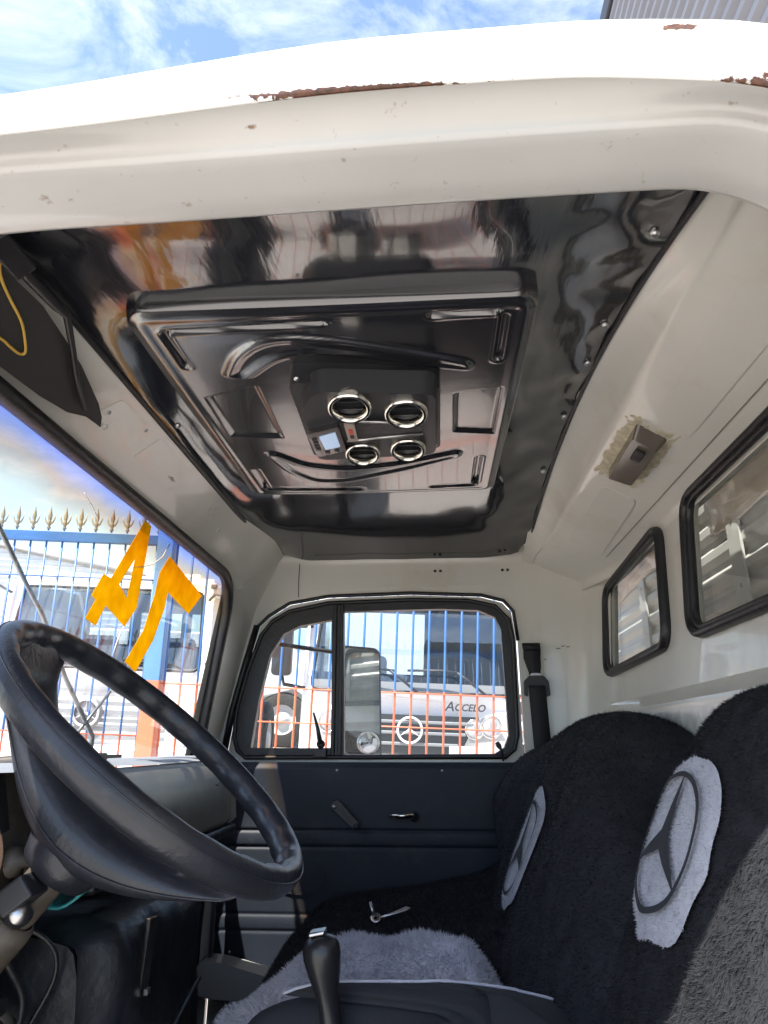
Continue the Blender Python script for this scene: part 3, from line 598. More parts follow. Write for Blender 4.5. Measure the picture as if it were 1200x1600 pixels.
slots = [((-0.385, 0.885), (-0.152, 0.878)), ((-0.392, 0.892), (-0.390, 0.985)), ((0.009, 0.870), (0.100, 0.866)), ((0.112, 0.878), (0.112, 0.995)), ((-0.388, 1.44), (-0.388, 1.545)), ((-0.380, 1.560), (-0.163, 1.570)), ((0.106, 1.40), (0.106, 1.548)), ((0.006, 1.570), (0.100, 1.566))]
for a, b_ in slots:
    a, b_ = np.array(a), np.array(b_); e = b_-a; t = np.clip(((X-a[0])*e[0]+(Y-a[1])*e[1])/(e@e), 0, 1); d = np.hypot(X-a[0]-e[0]*t, Y-a[1]-e[1]*t)
    H += .0015*S(.013, .009, d)-.009*S(.0085, .004, d)
sw1 = [(-0.339, 1.02), (-0.305, 0.951), (-0.262, 0.913), (-0.215, 0.902), (-0.14, 0.916), (-0.026, 0.957), (0.071, 0.997), (0.072, 1.025), (-0.028, 1.002), (-0.108, 0.974), (-0.187, 0.959), (-0.241, 0.975), (-0.302, 1.034)]
sw2 = [(-0.344, 1.339), (-0.32, 1.34), (-0.265, 1.408), (-0.184, 1.433), (-0.07, 1.414), (0.066, 1.353), (0.067, 1.388), (-0.043, 1.454), (-0.194, 1.52), (-0.268, 1.515), (-0.315, 1.451)]
for P in (sw1, sw2):
    d = psdf(roundpoly(P, .03, 4), X, Y); H += .0062*S(.004, -.005, d)-.004*S(-.007, -.024, d)
for P in ([(-0.388, 1.093), (-0.293, 1.061), (-0.292, 1.27), (-0.388, 1.258)], [(0.049, 1.108), (0.126, 1.09), (0.126, 1.275), (0.051, 1.263)]):
    d = psdf(P, X, Y); H += -.006*S(.003, -.004, d)
H += .0015*np.sin(X*9)*np.sin(Y*7)
b = B(); b.v = [(float(x), float(y), float(.622-h)) for x, y, h in zip(X.ravel(), Y.ravel(), H.ravel())]
b.f = [(i*NY+j, i*NY+j+1, (i+1)*NY+j+1, (i+1)*NY+j) for i in range(NX-1) for j in range(NY-1)]; b.sm = [True]*len(b.f)
part(AC, 'moulded_panel', b, PLAST)
part(AC, 'panel_skirt', B().tube([(x, y, .640) for x, y in roundpoly([(-.441, .832), (.161, .829), (.157, 1.614), (-.437, 1.614)], .045, 8)], .010, 8, closed=True), RUBBER)
# blower housing: base block, sloped face, vents
UF = [(-.213, 1.035), (-.178, .963), (.016, .985), (.016, 1.235), (-.215, 1.25)]
def uz(x, y): return .515+.045*sst(1.08, 1.26, y)*.35
part(AC, 'blower_base', B().prism(roundpoly([(-.222, .985), (.020, 1.012), (.022, 1.262), (-.228, 1.285)], .02), .0, 1, lambda a, c, d: (a, c, .588 if d == 0 else .548)), PLASTM, bevel=.006)
part(AC, 'blower_housing', B().prism(roundpoly(UF, .025), 0, 1, lambda a, c, d: (a, c, .560) if d == 0 else (-.1+(a+.1)*.97, 1.11+(c-1.11)*.96, .522)), PLASTM, bevel=.008, seg=3)
vc = [(-.125, 1.008, .036), (-.036, 1.035, .036), (-.122, 1.196, .033), (-.038, 1.182, .033)]
for x, y, r in vc:
    vd = Vector((0, -.25, -1)).normalized()
    V_ = part(AC, 'vent', B().lathe([(r*.98, -.006), (r*1.02, .004), (r*.97, .012), (r*.86, .016), (r*.76, .013), (r*.70, .004), (r*.68, -.004)], (x, y, .520), vd, 36), CHROME)
    part(AC, 'duct', B().lathe([(r*.71, .003), (r*.66, -.004), (0, -.004)], (x, y, .520), vd, 24), RUBBER, V_)
    for k in (-.35, .35):
        part(AC, 'louvre', B().obox((x, y+r*k, .5185), (r*.55, 0, .0), (0, .0015, 0), (0, .002, .004)), PLASTM, V_)
CP = part(AC, 'control_pad', B().prism(roundpoly([(-.211, 1.105), (-.152, 1.078), (-.150, 1.180), (-.207, 1.205)], .006), .512, .526, lambda a, c, d: (a, c, d)), PLAST, bevel=.002)
part(AC, 'display', B().prism([(-.190, 1.114), (-.160, 1.098), (-.159, 1.156), (-.187, 1.168)], .5100, .5125, lambda a, c, d: (a, c, d)), mat('lcd', (.34, .45, .62), .3, emit=.22), CP)
for k in range(6):
    x, y = (-.200, 1.125+k*.014) if k < 4 else (-.185+(k-4)*.018, 1.181-(k-4)*.006)
    part(AC, 'button', B().obox((x, y, .5115), (.0045, 0, 0), (0, .004, 0), (0, 0, .0012)), PLASTM, CP)
part(AC, 'badge_slot', B().prism([(-.143, 1.062), (-.012, 1.082), (-.012, 1.120), (-.143, 1.140)], .5165, .5225, lambda a, c, d: (a, c, d)), RUBBER, bevel=.002)
part(AC, 'slot_trim', B().tube([(-.145, 1.060, .516), (-.010, 1.082, .516)], .0028, 6).tube([(-.145, 1.143, .516), (-.010, 1.122, .516)], .0028, 6), STEEL)
BG = part(AC, 'badge', B().prism([(-.141, 1.066), (-.124, 1.069), (-.124, 1.134), (-.141, 1.137)], .511, .5165, lambda a, c, d: (a, c, d)), mat('badge_plate', (.45, .38, .33), .35, .4))
part(AC, 'badge_mark', B().box(-.136, -.129, 1.085, 1.105, .5100, .5108), mat('badge_red', (.6, .06, .03), .4), BG)
part(AC, 'badge_mark', B().box(-.136, -.129, 1.109, 1.122, .5100, .5108), RUBBER, BG)
for x, y in ((-.205, .972), (-.005, 1.0), (.012, 1.245)):
    part(AC, 'screw', B().lathe([(0, .004), (.004, .003), (.005, 0)], (x, y, .548), (0, 0, -1), 10), STEEL)

# ================================================================== DOME LAMP, VISOR, WIRE, BELT
LP = Thing('dome_lamp', 'brown dome lamp stuck with sealant above the rear windows', 'lamp', (.43, 1.36, .565))
la, lb = Vector((.385, 0, .581)), Vector((.53, 0, .503)); ld = (lb-la).normalized(); ln = Vector((-ld.z*-1, 0, -ld.x)); ln = Vector((-.474, 0, -.88))
def onc(s, y, d): return la+ld*s+Vector((0, y, 0))+ln*d
part(LP, 'sealant', B().grid(lambda u, v: onc(-.016+.105*u+.005*nz((u*7, v*7, 0)), 1.19+.33*v+.004*nz((u*8, v*9, 3)), .003*math.sin(math.pi*u)**.5*math.sin(math.pi*v)**.5-.0005+.0015*nz((u*14, v*20, 1))), 26, 40, flip=True), GLUE)
part(LP, 'lens', B().prism(roundpoly([(.008, 1.235), (.072, 1.245), (.072, 1.46), (.010, 1.475)], .008), 0, 1, lambda a, c, d: onc(a, c, 0) if d == 0 else onc(.040+(a-.040)*.78, 1.355+(c-1.355)*.86, .026)), LAMPM, bevel=.004)
part(LP, 'switch', B().obox(onc(.04, 1.30, .029), ld*.010, (0, .022, 0), ln*.004), RUBBER, bevel=.002)
hv = .72*-.535-.69*.62
VS = Thing('sun_visor', 'dark folded sun visor over the driver end of the windscreen', 'sun visor', (-.56, .85, .54))
vis = [(1.088, .533), (1.04, .530), (1.0, .519), (.93, .512), (.838, .508), (.70, .500), (.60, .505), (.60, .577), (.72, .577), (.80, .580), (.87, .575), (.941, .568), (1.037, .552), (1.07, .543)]
def onv(y, z, d): return ((hv+.030+.69*z)/.72, y, z)[0]+.72*d, y, z-.69*d
part(VS, 'board', B().prism(vis, -.006, .004, onv), mat('visor_vinyl', (.020, .019, .019), .55, bump=.2, bscale=150, bdist=.002), bevel=.003)
part(VS, 'arm', B().tube([(-.522, .60, .588), (-.517, .752, .583), (-.514, .809, .583), (-.512, .833, .584), (-.529, .887, .568), (-.548, .946, .548), (-.566, 1.014, .528)], [.009, .009, .008, .006, .005, .005, .004], 8), RUBBER)
part(VS, 'hinge_block', B().obox((-.520, .70, .586), (.012, 0, .010), (0, .035, 0), (-.008, 0, .009)), RUBBER, bevel=.004)
wpts = catmull([(-.523, .690, .58), (-.536, .715, .566), (-.544, .75, .558), (-.552, .795, .551), (-.562, .825, .540), (-.570, .842, .531), (-.575, .836, .526), (-.576, .813, .525), (-.577, .79, .524), (-.59, .70, .51)], 50)
single('electrical_wire', B().tube(wpts, .0022, 6), mat('wire_yellow', (.50, .32, .06), .45), 'loose yellow brown wire hanging over the sun visor', 'wire', (-.55, .75, .55))
SB = Thing('seat_belt', 'black seat belt hanging on the pillar behind the passenger door', 'seat belt', (.31, 2.28, -.3))
WEB = mat('webbing', (.010, .011, .015), .7, bump=.4, bscale=400, bdist=.001)
def strip(pts, w_):
    return B().grid(lambda u, v: (lambda p: (p[0]+(v-.5)*p[3], p[1], p[2]))(pts[round(u*(len(pts)-1))]), len(pts), 3)
part(SB, 'strap', strip([(.306, 2.262, .285, .046), (.306, 2.256, .29, .052), (.308, 2.262, .305, .056), (.31, 2.266, .285, .054), (.308, 2.262, .26, .052), (.312, 2.264, .235, .045), (.314, 2.266, .212, .034), (.314, 2.27, .20, .032)], 0), WEB, solid=.004)
part(SB, 'webbing', strip([(.316, 2.258, .185, .050), (.317, 2.254, .16, .052), (.320, 2.258, .08, .052), (.326, 2.262, -.10, .052), (.336, 2.262, -.40, .052)], 0), WEB, solid=.003)
part(SB, 'guide_loop', B().prism(roundpoly([(.279, .190), (.296, .206), (.338, .206), (.354, .188), (.356, .146), (.345, .142), (.342, .176), (.290, .176), (.288, .142), (.277, .148)], .004), 2.252, 2.270, lambda a, c, d: (a, d, c)), PLASTM, bevel=.003)
part(SB, 'tongue', B().prism(roundpoly([(.290, .188), (.302, .214), (.330, .214), (.344, .188)], .006), 2.262, 2.265, lambda a, c, d: (a, d, c)), STEEL)

# ================================================================== SEATS
def seatback(prof, y0, y1, edge, top, far=0, seed=0, nu=60, nv=56, amp=.006, flare=0, tuck=0):
    C = catmull([(a, 0, c) for a, c in prof], nv)
    def fn(u, v):
        p = C[round(v*(nv-1))] if abs(v*(nv-1)-round(v*(nv-1))) < 1e-6 else C[int(v*(nv-1))].lerp(C[min(int(v*(nv-1))+1, nv-1)], v*(nv-1)-int(v*(nv-1)))
        y = y0+u*(y1-y0+flare*sst(-.08, -.42, p.z)*(p.x < .42))-tuck*(1-u)*sst(.04, -.16, p.z)*(p.x < .45); q = abs(2*u-1); h = sst(-.35, .1, p.z)
        x = p.x+edge*q**4; z = p.z-top*h*q**3.2
        x -= far*math.exp(-((u-.93)/.13)**2)*sst(-.35, -.08, p.z)*sst(.09, .0, p.z)*(1 if p.x < .42 else 0)
        k = nz((y*6, p.z*4, p.x*4+seed))*amp+nz((y*14, p.z*5, seed+4))*amp*.5
        return (x-k, y, z+k*.4)
    return fn
DS = Thing('driver_seat', 'near driver seat in black plush cover with large round star patch', 'seat', (.2, .9, -.9))
dprof = [(.13, -.46), (.155, -.40), (.20, -.31), (.245, -.20), (.285, -.10), (.325, -.015), (.365, .042), (.415, .068), (.465, .052), (.495, 0), (.505, -.2), (.505, -.6)]
dfn = seatback(dprof, .58, 1.20, .11, .12, seed=1, flare=.10, amp=.008)
b = B().grid(dfn, 70, 90, flip=True); SC = part(DS, 'seat_cover', b, FUR)
fur(b, 150000, .0062, .0006, FUR, DS, SC, lean=(-.2, 0, -1), leanw=.9, jit=.45, centre=(.45, .9, -.2))
dcp = [(-.28, -.62), (-.315, -.50), (-.305, -.39), (-.25, -.345), (-.1, -.328), (.08, -.332), (.18, -.36), (.22, -.42)]
def cushion(prof, y0, y1, drop, seed, rr=.35):
    def fn(u, v):
        C = catmull([(a, 0, c) for a, c in prof], 40); p = C[round(v*39)]; y = y0+u*(y1-y0); q = abs(2*u-1)
        return (p.x+(.05*q**6 if p.x < -.1 else 0)+(.24*sst(1.17, 1.09, y)*sst(.1, -.2, p.x) if y1 < 1.3 else 0), y, p.z-drop*q**6+.006*nz((p.x*7, y*7, seed)))
    return fn
b = B().grid(cushion(dcp, .60, 1.215, .018, 2), 40, 40); part(DS, 'cushion', b, FABRIC)
cfn = cushion(dcp, .60, 1.215, .018, 2)
def lift(p, d): return (p[0], p[1], p[2]+d)
part(DS, 'piping', B().tube([lift(cfn(.985, v), .004) for v in np.linspace(.20, .50, 18)], .0022, 6), FURG, label='pale fleece edging along the far rim of the driver cushion')
part(DS, 'cover_flap', B().grid(lambda u, v: (lambda p: (p[0]+.07*(1-u)*(v < .4), p[1], p[2]+.010*u+.006))(cfn(.62+.28*u, .40+.58*v)), 14, 26), FABRIC)
part(DS, 'piping', B().tube([lift(cfn(.90, v), .018+.002*nz((v*20, 0, 0))) for v in np.linspace(.40, .97, 30)], .0021, 6), FURG, label='pale fleece edging on the near flap of the driver cushion')
part(DS, 'base_frame', B().box(-.24, .24, .66, 1.16, -.90, -.50), DARK, bevel=.02)
# patches: shapes drawn on the seat surface
def surf(fn, u, v, d):
    p = Vector(fn(u, v)); a = Vector(fn(min(u+.01, 1), v))-Vector(fn(max(u-.01, 0), v)); c = Vector(fn(u, min(v+.01, 1)))-Vector(fn(u, max(v-.01, 0)))
    n = a.cross(c).normalized()
    if n.x > 0: n = -n
    return p+n*d
def disc_on(fn, u0, v0, ru, rv, tilt, r0, r1, d, n=64, rings=6, a0=0, a1=2*math.pi, wob=0):
    def g(a, r):
        q = a0+(a1-a0)*a; k = (r0+(r1-r0)*r)*(1+wob*nz((math.cos(q)*2, math.sin(q)*2, 5))); x, y = math.cos(q)*k, math.sin(q)*k
        return surf(fn, u0+(x*math.cos(tilt)-y*math.sin(tilt))*ru, v0+(x*math.sin(tilt)+y*math.cos(tilt))*rv, d if r0 == 0 and r < .95 or r0 > 0 else d-.004)
    return B().grid(g, n, rings, flip=True)
def star_on(fn, u0, v0, ru, rv, tilt, d):
    b = B()
    for k in range(3):
        q = math.pi/2+k*2*math.pi/3
        tip = (math.cos(q)*.80, math.sin(q)*.80)
        for s_ in (1, -1):
            w_ = (math.cos(q+s_*math.pi/3)*.13, math.sin(q+s_*math.pi/3)*.13)
            m = []
            for i in range(9):
                t = i/8; m.append(((0+tip[0]*t, 0+tip[1]*t), (w_[0]*(1-t)+tip[0]*t, w_[1]*(1-t)+tip[1]*t)))
            f_ = lambda p: surf(fn, u0+(p[0]*math.cos(tilt)-p[1]*math.sin(tilt))*ru, v0+(p[0]*math.sin(tilt)+p[1]*math.cos(tilt))*rv, d)
            b.grid(lambda u, v: f_(m[round(u*8)][round(v)]), 9, 2)
    return b
def patch(Tt, fn, u0, v0, ru, rv, tilt):
    b = disc_on(fn, u0, v0, ru, rv, tilt, 0, 1.0, .0095, wob=.16, rings=10)
    P = part(Tt, 'emblem_patch', b, PATCH, label='pale grey round patch with a black three pointed star')
    fur(b, 9000, .004, .0006, PATCH, Tt, P, lean=(0, 0, -1), leanw=.4, jit=.5, centre=(.6, 1.2, -.3))
    part(Tt, 'emblem_ring', disc_on(fn, u0, v0+.0, ru, rv, tilt, .70, .765, .0150, rings=3, wob=.03), FABRIC, P)
    part(Tt, 'emblem_star', star_on(fn, u0, v0, ru, rv, tilt, .0150), FABRIC, P)
patch(DS, dfn, .55, .355, .195, .096, 0.10)
PS = Thing('passenger_seat', 'far passenger bench in black plush cover beside the window', 'seat', (.1, 1.8, -.9))
pprof = [(.09, -.42), (.115, -.36), (.155, -.28), (.20, -.18), (.245, -.08), (.30, .005), (.35, .052), (.41, .068), (.47, .05), (.50, 0), (.51, -.2), (.51, -.6)]
pfn = seatback(pprof, 1.27, 2.19, .06, .10, far=.115, seed=5, amp=.012, tuck=.24)
b = B().grid(pfn, 70, 90, flip=True); SC = part(PS, 'backrest_cover', b, FUR)
fur(b, 75000, .0065, .0008, FUR, PS, SC, lean=(-.2, 0, -1), leanw=.8, jit=.5, centre=(.45, 1.75, -.2))
patch(PS, pfn, .535, .245, .050, .108, -.12)
pcp = [(-.32, -.72), (-.365, -.58), (-.355, -.46), (-.31, -.395), (-.22, -.372), (-.05, -.362), (.1, -.345), (.19, -.30), (.25, -.24)]
cf = cushion(pcp, 1.43, 2.215, .03, 9)
b = B().grid(lambda u, v: (lambda p: (p[0], p[1], p[2]+.012*nz((p[0]*5, p[1]*5, 3))+.02*sst(.8, 1, u)*sst(-.3, .2, p[0])))(cf(u, v)), 44, 40); SC = part(PS, 'cushion_cover', b, FUR)
fur(b, 60000, .010, .0010, FUR, PS, SC, lean=(-1, 0, 0), leanw=.4, jit=.6, centre=(0, 1.8, -.8))
part(PS, 'base_frame', B().box(-.26, .24, 1.44, 2.16, -.90, -.66), DARK, bevel=.02)
# grey fleece folded between the seats
FP = Thing('fleece_throw', 'bunched grey fleece throw between the two seats', 'throw', (-.12, 1.33, -.6))
def fle(u, v):
    x = -.40+u*.56; zt = -.312-.125*sst(-.15, -.37, x)-.20*sst(-.34, -.42, x)-.10*sst(.06, .15, x); a = math.pi*v
    wv = .010*nz((x*14, v*3, 0))+.006*nz((x*30, v*6, 2))
    return (x-.02*math.sin(a), 1.36-.10*math.cos(a)+wv, zt-.26*(1-math.sin(a)**.7)+wv)
b = B().grid(fle, 70, 30, flip=True); P = part(FP, 'fleece', b, FURG)
fur(b, 90000, .010, .0008, FURG, FP, P, lean=(-.5, -.3, -.7), leanw=.5, jit=.5, centre=(-.1, 1.42, -.75))
STR = mat('string', (.6, .58, .52), .8)
for th in ([(-.085, 1.325, -.318), (-.086, 1.315, -.345), (-.092, 1.308, -.375), (-.088, 1.305, -.40)], [(.0, 1.225, -.328), (-.008, 1.20, -.332), (-.008, 1.18, -.345)]):
    part(FP, 'loose_thread', B().tube(catmull(th, 16), .0011, 5), STR)
single('frayed_rope', B().tube(catmull([(-.155, 1.285, -.392), (-.13, 1.28, -.378), (-.10, 1.278, -.388), (-.075, 1.276, -.374), (-.05, 1.275, -.386), (-.02, 1.272, -.384)], 30), [.003]*8+[.007]*14+[.003]*8, 6), STR, 'short frayed cream rope lying under the grey fleece', 'rope', (-.1, 1.28, -.39))
GL = Thing('gear_lever', 'black gear lever with a bulbous knob in front of the fleece', 'gear lever', (-.13, 1.12, -.85))
part(GL, 'knob', B().lathe([(0, .004), (.012, .003), (.021, -.002), (.0255, -.011), (.026, -.022), (.0225, -.042), (.017, -.062), (.0145, -.08), (.0145, -.10), (.017, -.13), (.022, -.17)], (-.165, 1.10, -.252), (-.18, 0, 1), 28), mat('gear_knob', (.018, .018, .02), .3, var=.1))
part(GL, 'cap', B().obox((-.168, 1.10, -.2455), (.011, 0, .002), (0, .012, 0), (0, 0, .003)), STEEL, bevel=.002)
part(GL, 'shaft', B().tube([(-.140, 1.10, -.40), (-.12, 1.10, -.62), (-.10, 1.10, -.90)], [.021, .024, .03], 10), PLASTM)
KY = Thing('metal_clip', 'small metal latch clip lying on the black bench cushion', 'clip', (-.12, 1.75, -.36))
part(KY, 'ring', B().lathe([(.004, .004), (.010, .005), (.013, .001), (.010, -.003), (.004, -.002), (.004, .004)], (-.135, 1.70, -.352), (0, -.7, .7), 18), STEEL)
part(KY, 'blade', B().tube([(-.14, 1.70, -.345), (-.148, 1.71, -.322)], [.005, .003], 6).tube([(-.125, 1.70, -.350), (-.10, 1.71, -.345), (-.07, 1.72, -.338), (-.06, 1.72, -.336)], [.003, .004, .007, .003], 6), STEEL)

# ================================================================== TAPE NUMERALS, WIPER, SIDE MIRROR
ym = bpy.data.materials.new('yellow_tape'); ym.use_nodes = True; t_ = ym.node_tree; N_ = t_.nodes; N_.clear()
o_ = N_.new('ShaderNodeOutputMaterial'); d_ = N_.new('ShaderNodeBsdfDiffuse'); r_ = N_.new('ShaderNodeBsdfTranslucent'); x_ = N_.new('ShaderNodeMixShader'); x_.inputs[0].default_value = .6
c_ = N_.new('ShaderNodeTexCoord'); a_ = N_.new('ShaderNodeTexNoise'); a_.inputs['Scale'].default_value = 30; rr_ = N_.new('ShaderNodeValToRGB')
rr_.color_ramp.elements[0].position = .3; rr_.color_ramp.elements[0].color = (.78, .50, .008, 1); rr_.color_ramp.elements[1].position = .72; rr_.color_ramp.elements[1].color = (.90, .62, .02, 1); q_ = rr_.color_ramp.elements.new(.80); q_.color = (.95, .78, .22, 1)
t_.links.new(c_.outputs['Object'], a_.inputs['Vector']); t_.links.new(a_.outputs['Fac'], rr_.inputs[0]); t_.links.new(rr_.outputs[0], d_.inputs[0]); t_.links.new(rr_.outputs[0], r_.inputs[0])
t_.links.new(d_.outputs[0], x_.inputs[1]); t_.links.new(r_.outputs[0], x_.inputs[2]); t_.links.new(x_.outputs[0], o_.inputs[0])
tape4 = [(1.434, 0.47), (1.469, 0.467), (1.503, 0.289), (1.468, 0.242), (1.362, 0.268), (1.344, 0.224), (1.297, 0.231), (1.316, 0.27), (1.296, 0.275), (1.319, 0.323), (1.353, 0.321)]
hole4 = [(1.434, 0.383), (1.394, 0.318), (1.445, 0.299)]
tape7 = [(1.608, 0.434), (1.885, 0.394), (1.817, 0.332), (1.65, 0.355), (1.655, 0.317), (1.635, 0.237), (1.581, 0.158), (1.516, 0.173), (1.568, 0.25), (1.578, 0.333), (1.575, 0.385)]
single('tape_numeral', B().prism(tape4, -.0015, -.0008, fw, [hole4]), ym, 'yellow tape numeral four stuck to the windscreen, seen reversed', 'numeral', (-.66, 1.4, .24), group='tape numerals on the windscreen')
single('tape_numeral', B().prism(tape7, -.0015, -.0008, fw), ym, 'yellow tape numeral seven stuck to the windscreen, seen reversed', 'numeral', (-.66, 1.7, .16), group='tape numerals on the windscreen')
WP = Thing('windscreen_wiper', 'thin grey wiper standing across the windscreen outside', 'wiper', (-.72, 1.5, -.02))
GREYM = mat('wiper_grey', (.22, .23, .24), .4, .6)
part(WP, 'arm', B().tube([fw(a, c, -.022) for a, c in ((1.52, -.05), (1.50, .019), (1.327, .121), (1.187, .219), (1.111, .259), (.952, .35), (.90, .38))], [.008, .005, .0045, .004, .004, .004, .003], 8), GREYM)
part(WP, 'blade', B().tube([fw(a, c, -.014) for a, c in ((1.40, .01), (1.457, .062), (1.51, .11))], .0035, 6), GREYM)
SM = Thing('side_mirror', 'tall dark side mirror outside the passenger window with round spot mirror', 'mirror', (-.25, 2.62, -.1))
MIR = mat('mirror_glass', (.80, .82, .84), .03, 1.0, stain=(.35, .34, .32), sthr=(.45, .9), sscale=8, sstr=.35)
mp_ = roundpoly([(-.335, .350), (-.195, .345), (-.19, -.055), (-.335, -.06)], [.02, .035, .03, .02], 6)
mf = lambda a, c, d: (a-d*.35, 2.62+(a+.26)*.45+d, c)
part(SM, 'housing', B().prism(mp_, .004, .045, mf), PLASTM, bevel=.012, seg=3)
part(SM, 'mirror_face', B().prism([(-.26+(a+.26)*.90, .145+(c-.145)*.96) for a, c in mp_], .0, .0035, mf), MIR)
part(SM, 'spot_mirror', B().lathe([(.036, 0), (.036, .004), (.033, .006), (.031, .006), (.02, .009), (0, .010)], mf(-.238, .010, -.0005), (.40, -.9, 0), 28), MIR)
part(SM, 'spot_rim', B().tube([Vector(mf(-.238+.036*math.cos(q), .010+.036*math.sin(q), -.004)) for q in np.linspace(0, 2*math.pi, 33)[:-1]], .0022, 6, closed=True), CHROME)
for st in ([(-.26, 2.66, .30), (-.36, 2.64, .33), (-.60, 2.40, .34)], [(-.26, 2.66, .0), (-.36, 2.64, -.05), (-.62, 2.40, -.12)]):
    part(SM, 'stay', B().tube(st, .008, 8), PLASTM)

# ================================================================== CARGO BOX behind the cab
CB = Thing('cargo_box', 'tall grey corrugated cargo box rising behind the cab', 'cargo box', (1.4, 1.5, -.7))
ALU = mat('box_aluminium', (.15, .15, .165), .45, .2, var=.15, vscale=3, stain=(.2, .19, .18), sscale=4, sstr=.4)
def ribs(u, v):
    y = .02+u*2.9; z = -.55+v*2.62
    return z, y
zs = []
for i in range(50):
    z0 = -.55+i*.0592
    zs += [(z0, 0), (z0+.014, -.012), (z0+.032, -.012), (z0+.046, 0)]
def boxf(u, v):
    z, d = zs[round(v*(len(zs)-1))]; return (.665+d+.004*nz((u*4, z*3, 0)), -.10+u*2.95, z)
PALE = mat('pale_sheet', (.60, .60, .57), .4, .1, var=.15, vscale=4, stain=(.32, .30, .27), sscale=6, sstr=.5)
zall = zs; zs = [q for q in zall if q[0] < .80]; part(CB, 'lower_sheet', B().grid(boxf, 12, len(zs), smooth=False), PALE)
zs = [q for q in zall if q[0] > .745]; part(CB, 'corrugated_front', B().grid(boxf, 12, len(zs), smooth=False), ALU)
part(CB, 'top_trim', B().box(.645, .70, -.12, 2.87, 2.40, 2.48), PLASTM, bevel=.006)
for y_ in (2.84, -.16): part(CB, 'corner_post', B().box(.645, .72, y_, y_+.06, -.6, 2.46), ALU, bevel=.008)
for y_ in (2.80, -.14): part(CB, 'box_side', B().box(.70, 5.2, y_, y_+.08, -.55, 2.44), ALU)
part(CB, 'box_roof', B().box(.70, 5.2, -.05, 2.79, 2.40, 2.44), ALU)
for y in (.75, 1.5, 2.2):
    part(CB, 'seam_strip', B().box(.648, .654, y-.03, y+.03, -.5, .79), PALE)
    for k in range(7):
        part(CB, 'rivet', B().lathe([(0, .003), (.004, .002), (.006, 0)], (.648, y, -.1+k*.14), (-1, 0, 0), 8), STEEL)
wrapm = mat('plastic_wrap', (.72, .60, .50), .22, var=.15, vscale=8, spec=.7, coat=.4)
def wrapf(y0, y1, z0, z1, seed):
    def fn(u, v):
        y = y0+(y1-y0)*u; s = math.sin(math.pi*v)
        return (.650-.05*s*math.sin(math.pi*min(1, max(0, u)))**.4-.02*s*nz((u*7, v*4, seed))-.010*s*nz((u*17, v*9, seed+2)), y+.03*nz((u*4, v*5, seed+5)), z0+(z1-z0)*v+.04*nz((u*3, v*2, seed+9))*(1-v))
    return fn
single('plastic_wrap', B().grid(wrapf(.70, 1.62, .46, .80, 1), 40, 26, flip=True), wrapm, 'crumpled pale wrap bundled above the large rear window', 'plastic wrap', (.63, 1.2, .5), solid=.002)
single('plastic_wrap', B().grid(wrapf(1.72, 2.60, .48, .80, 6), 40, 26, flip=True), wrapm, 'crumpled pale wrap bundled above the small rear window', 'plastic wrap', (.63, 2.1, .5), solid=.002)

# ================================================================== YARD: FENCE
BLUE, ORANGE = (.036, .125, .32), (.66, .15, .06)
FM = two_tone('fence_paint', BLUE, ORANGE, 1.545)
FE = Thing('fence', 'blue and orange picket fence with spear finials beyond the truck', 'fence', (-1, 5, 0), YARD)
FML = two_tone('fence_paint_low', BLUE, ORANGE, 1.17)
PKL = tomesh(B().tube([(0, 0, .12), (0, 0, 2.60)], .0076, 8), FML, name='picket')
PKR = tomesh(B().tube([(0, 0, .12), (0, 0, 2.86)], .0080, 8), FM, name='picket')
IRON = mat('finial_iron', (.30, .27, .20), .5, .5, var=.3, vscale=60)
fb = B().lathe([(.006, 0), (.016, .01), (.008, .02), (.012, .03), (.018, .045), (.010, .06), (.013, .075), (.016, .095), (.008, .13), (.001, .165)], (0, 0, 0), (0, 0, 1), 10)
for s_ in (-1, 1): fb.tube([(0, 0, .035), (s_*.020, 0, .045), (s_*.034, 0, .075), (s_*.040, 0, .115)], [.006, .007, .005, .001], 6)
FIN = tomesh(fb, IRON, name='finial')
xs = [-1.54-.1135*k-.075 for k in range(26)]; xr = [-1.54+.1135*k+.075 for k in range(34)]
for x in xs:
    p = part(FE, 'picket', PKL, FM, loc=(x+1, 0, 0)); part(FE, 'finial', FIN, IRON, p, loc=(0, 0, 2.575))
for x in xr:
    p = part(FE, 'picket', PKR, FM, loc=(x+1, 0, 0)); part(FE, 'finial', FIN, IRON, p, loc=(0, 0, 2.85))
part(FE, 'post', B().box(-1.60, -1.485, 4.945, 5.06, 0, 2.95), two_tone('post_paint', (.11, .26, .52), (.76, .22, .11), 1.55), bevel=.006)
part(FE, 'post', B().box(2.36, 2.47, 4.945, 5.06, 0, 2.95), MATS['post_paint'], bevel=.006)
part(FE, 'rail', B().box(-4.6, -1.605, 4.975, 5.025, 2.485, 2.56), FM, bevel=.006)
part(FE, 'rail', B().box(-1.48, 2.36, 4.975, 5.025, 2.765, 2.84), FM, bevel=.006)
part(FE, 'rail', B().box(-4.6, 2.36, 4.975, 5.025, .12, .18), FM, bevel=.006)
for x0, x1, z in ((-4.6, -1.6, 2.235), (-4.6, -1.6, 1.18), (-1.5, 2.36, 1.53), (-1.5, 2.36, 1.305), (-4.6, 2.36, .75)):
    part(FE, 'cross_wire', B().tube([(x0, 4.988, z), (x1, 4.988, z)], .005, 6), FM)

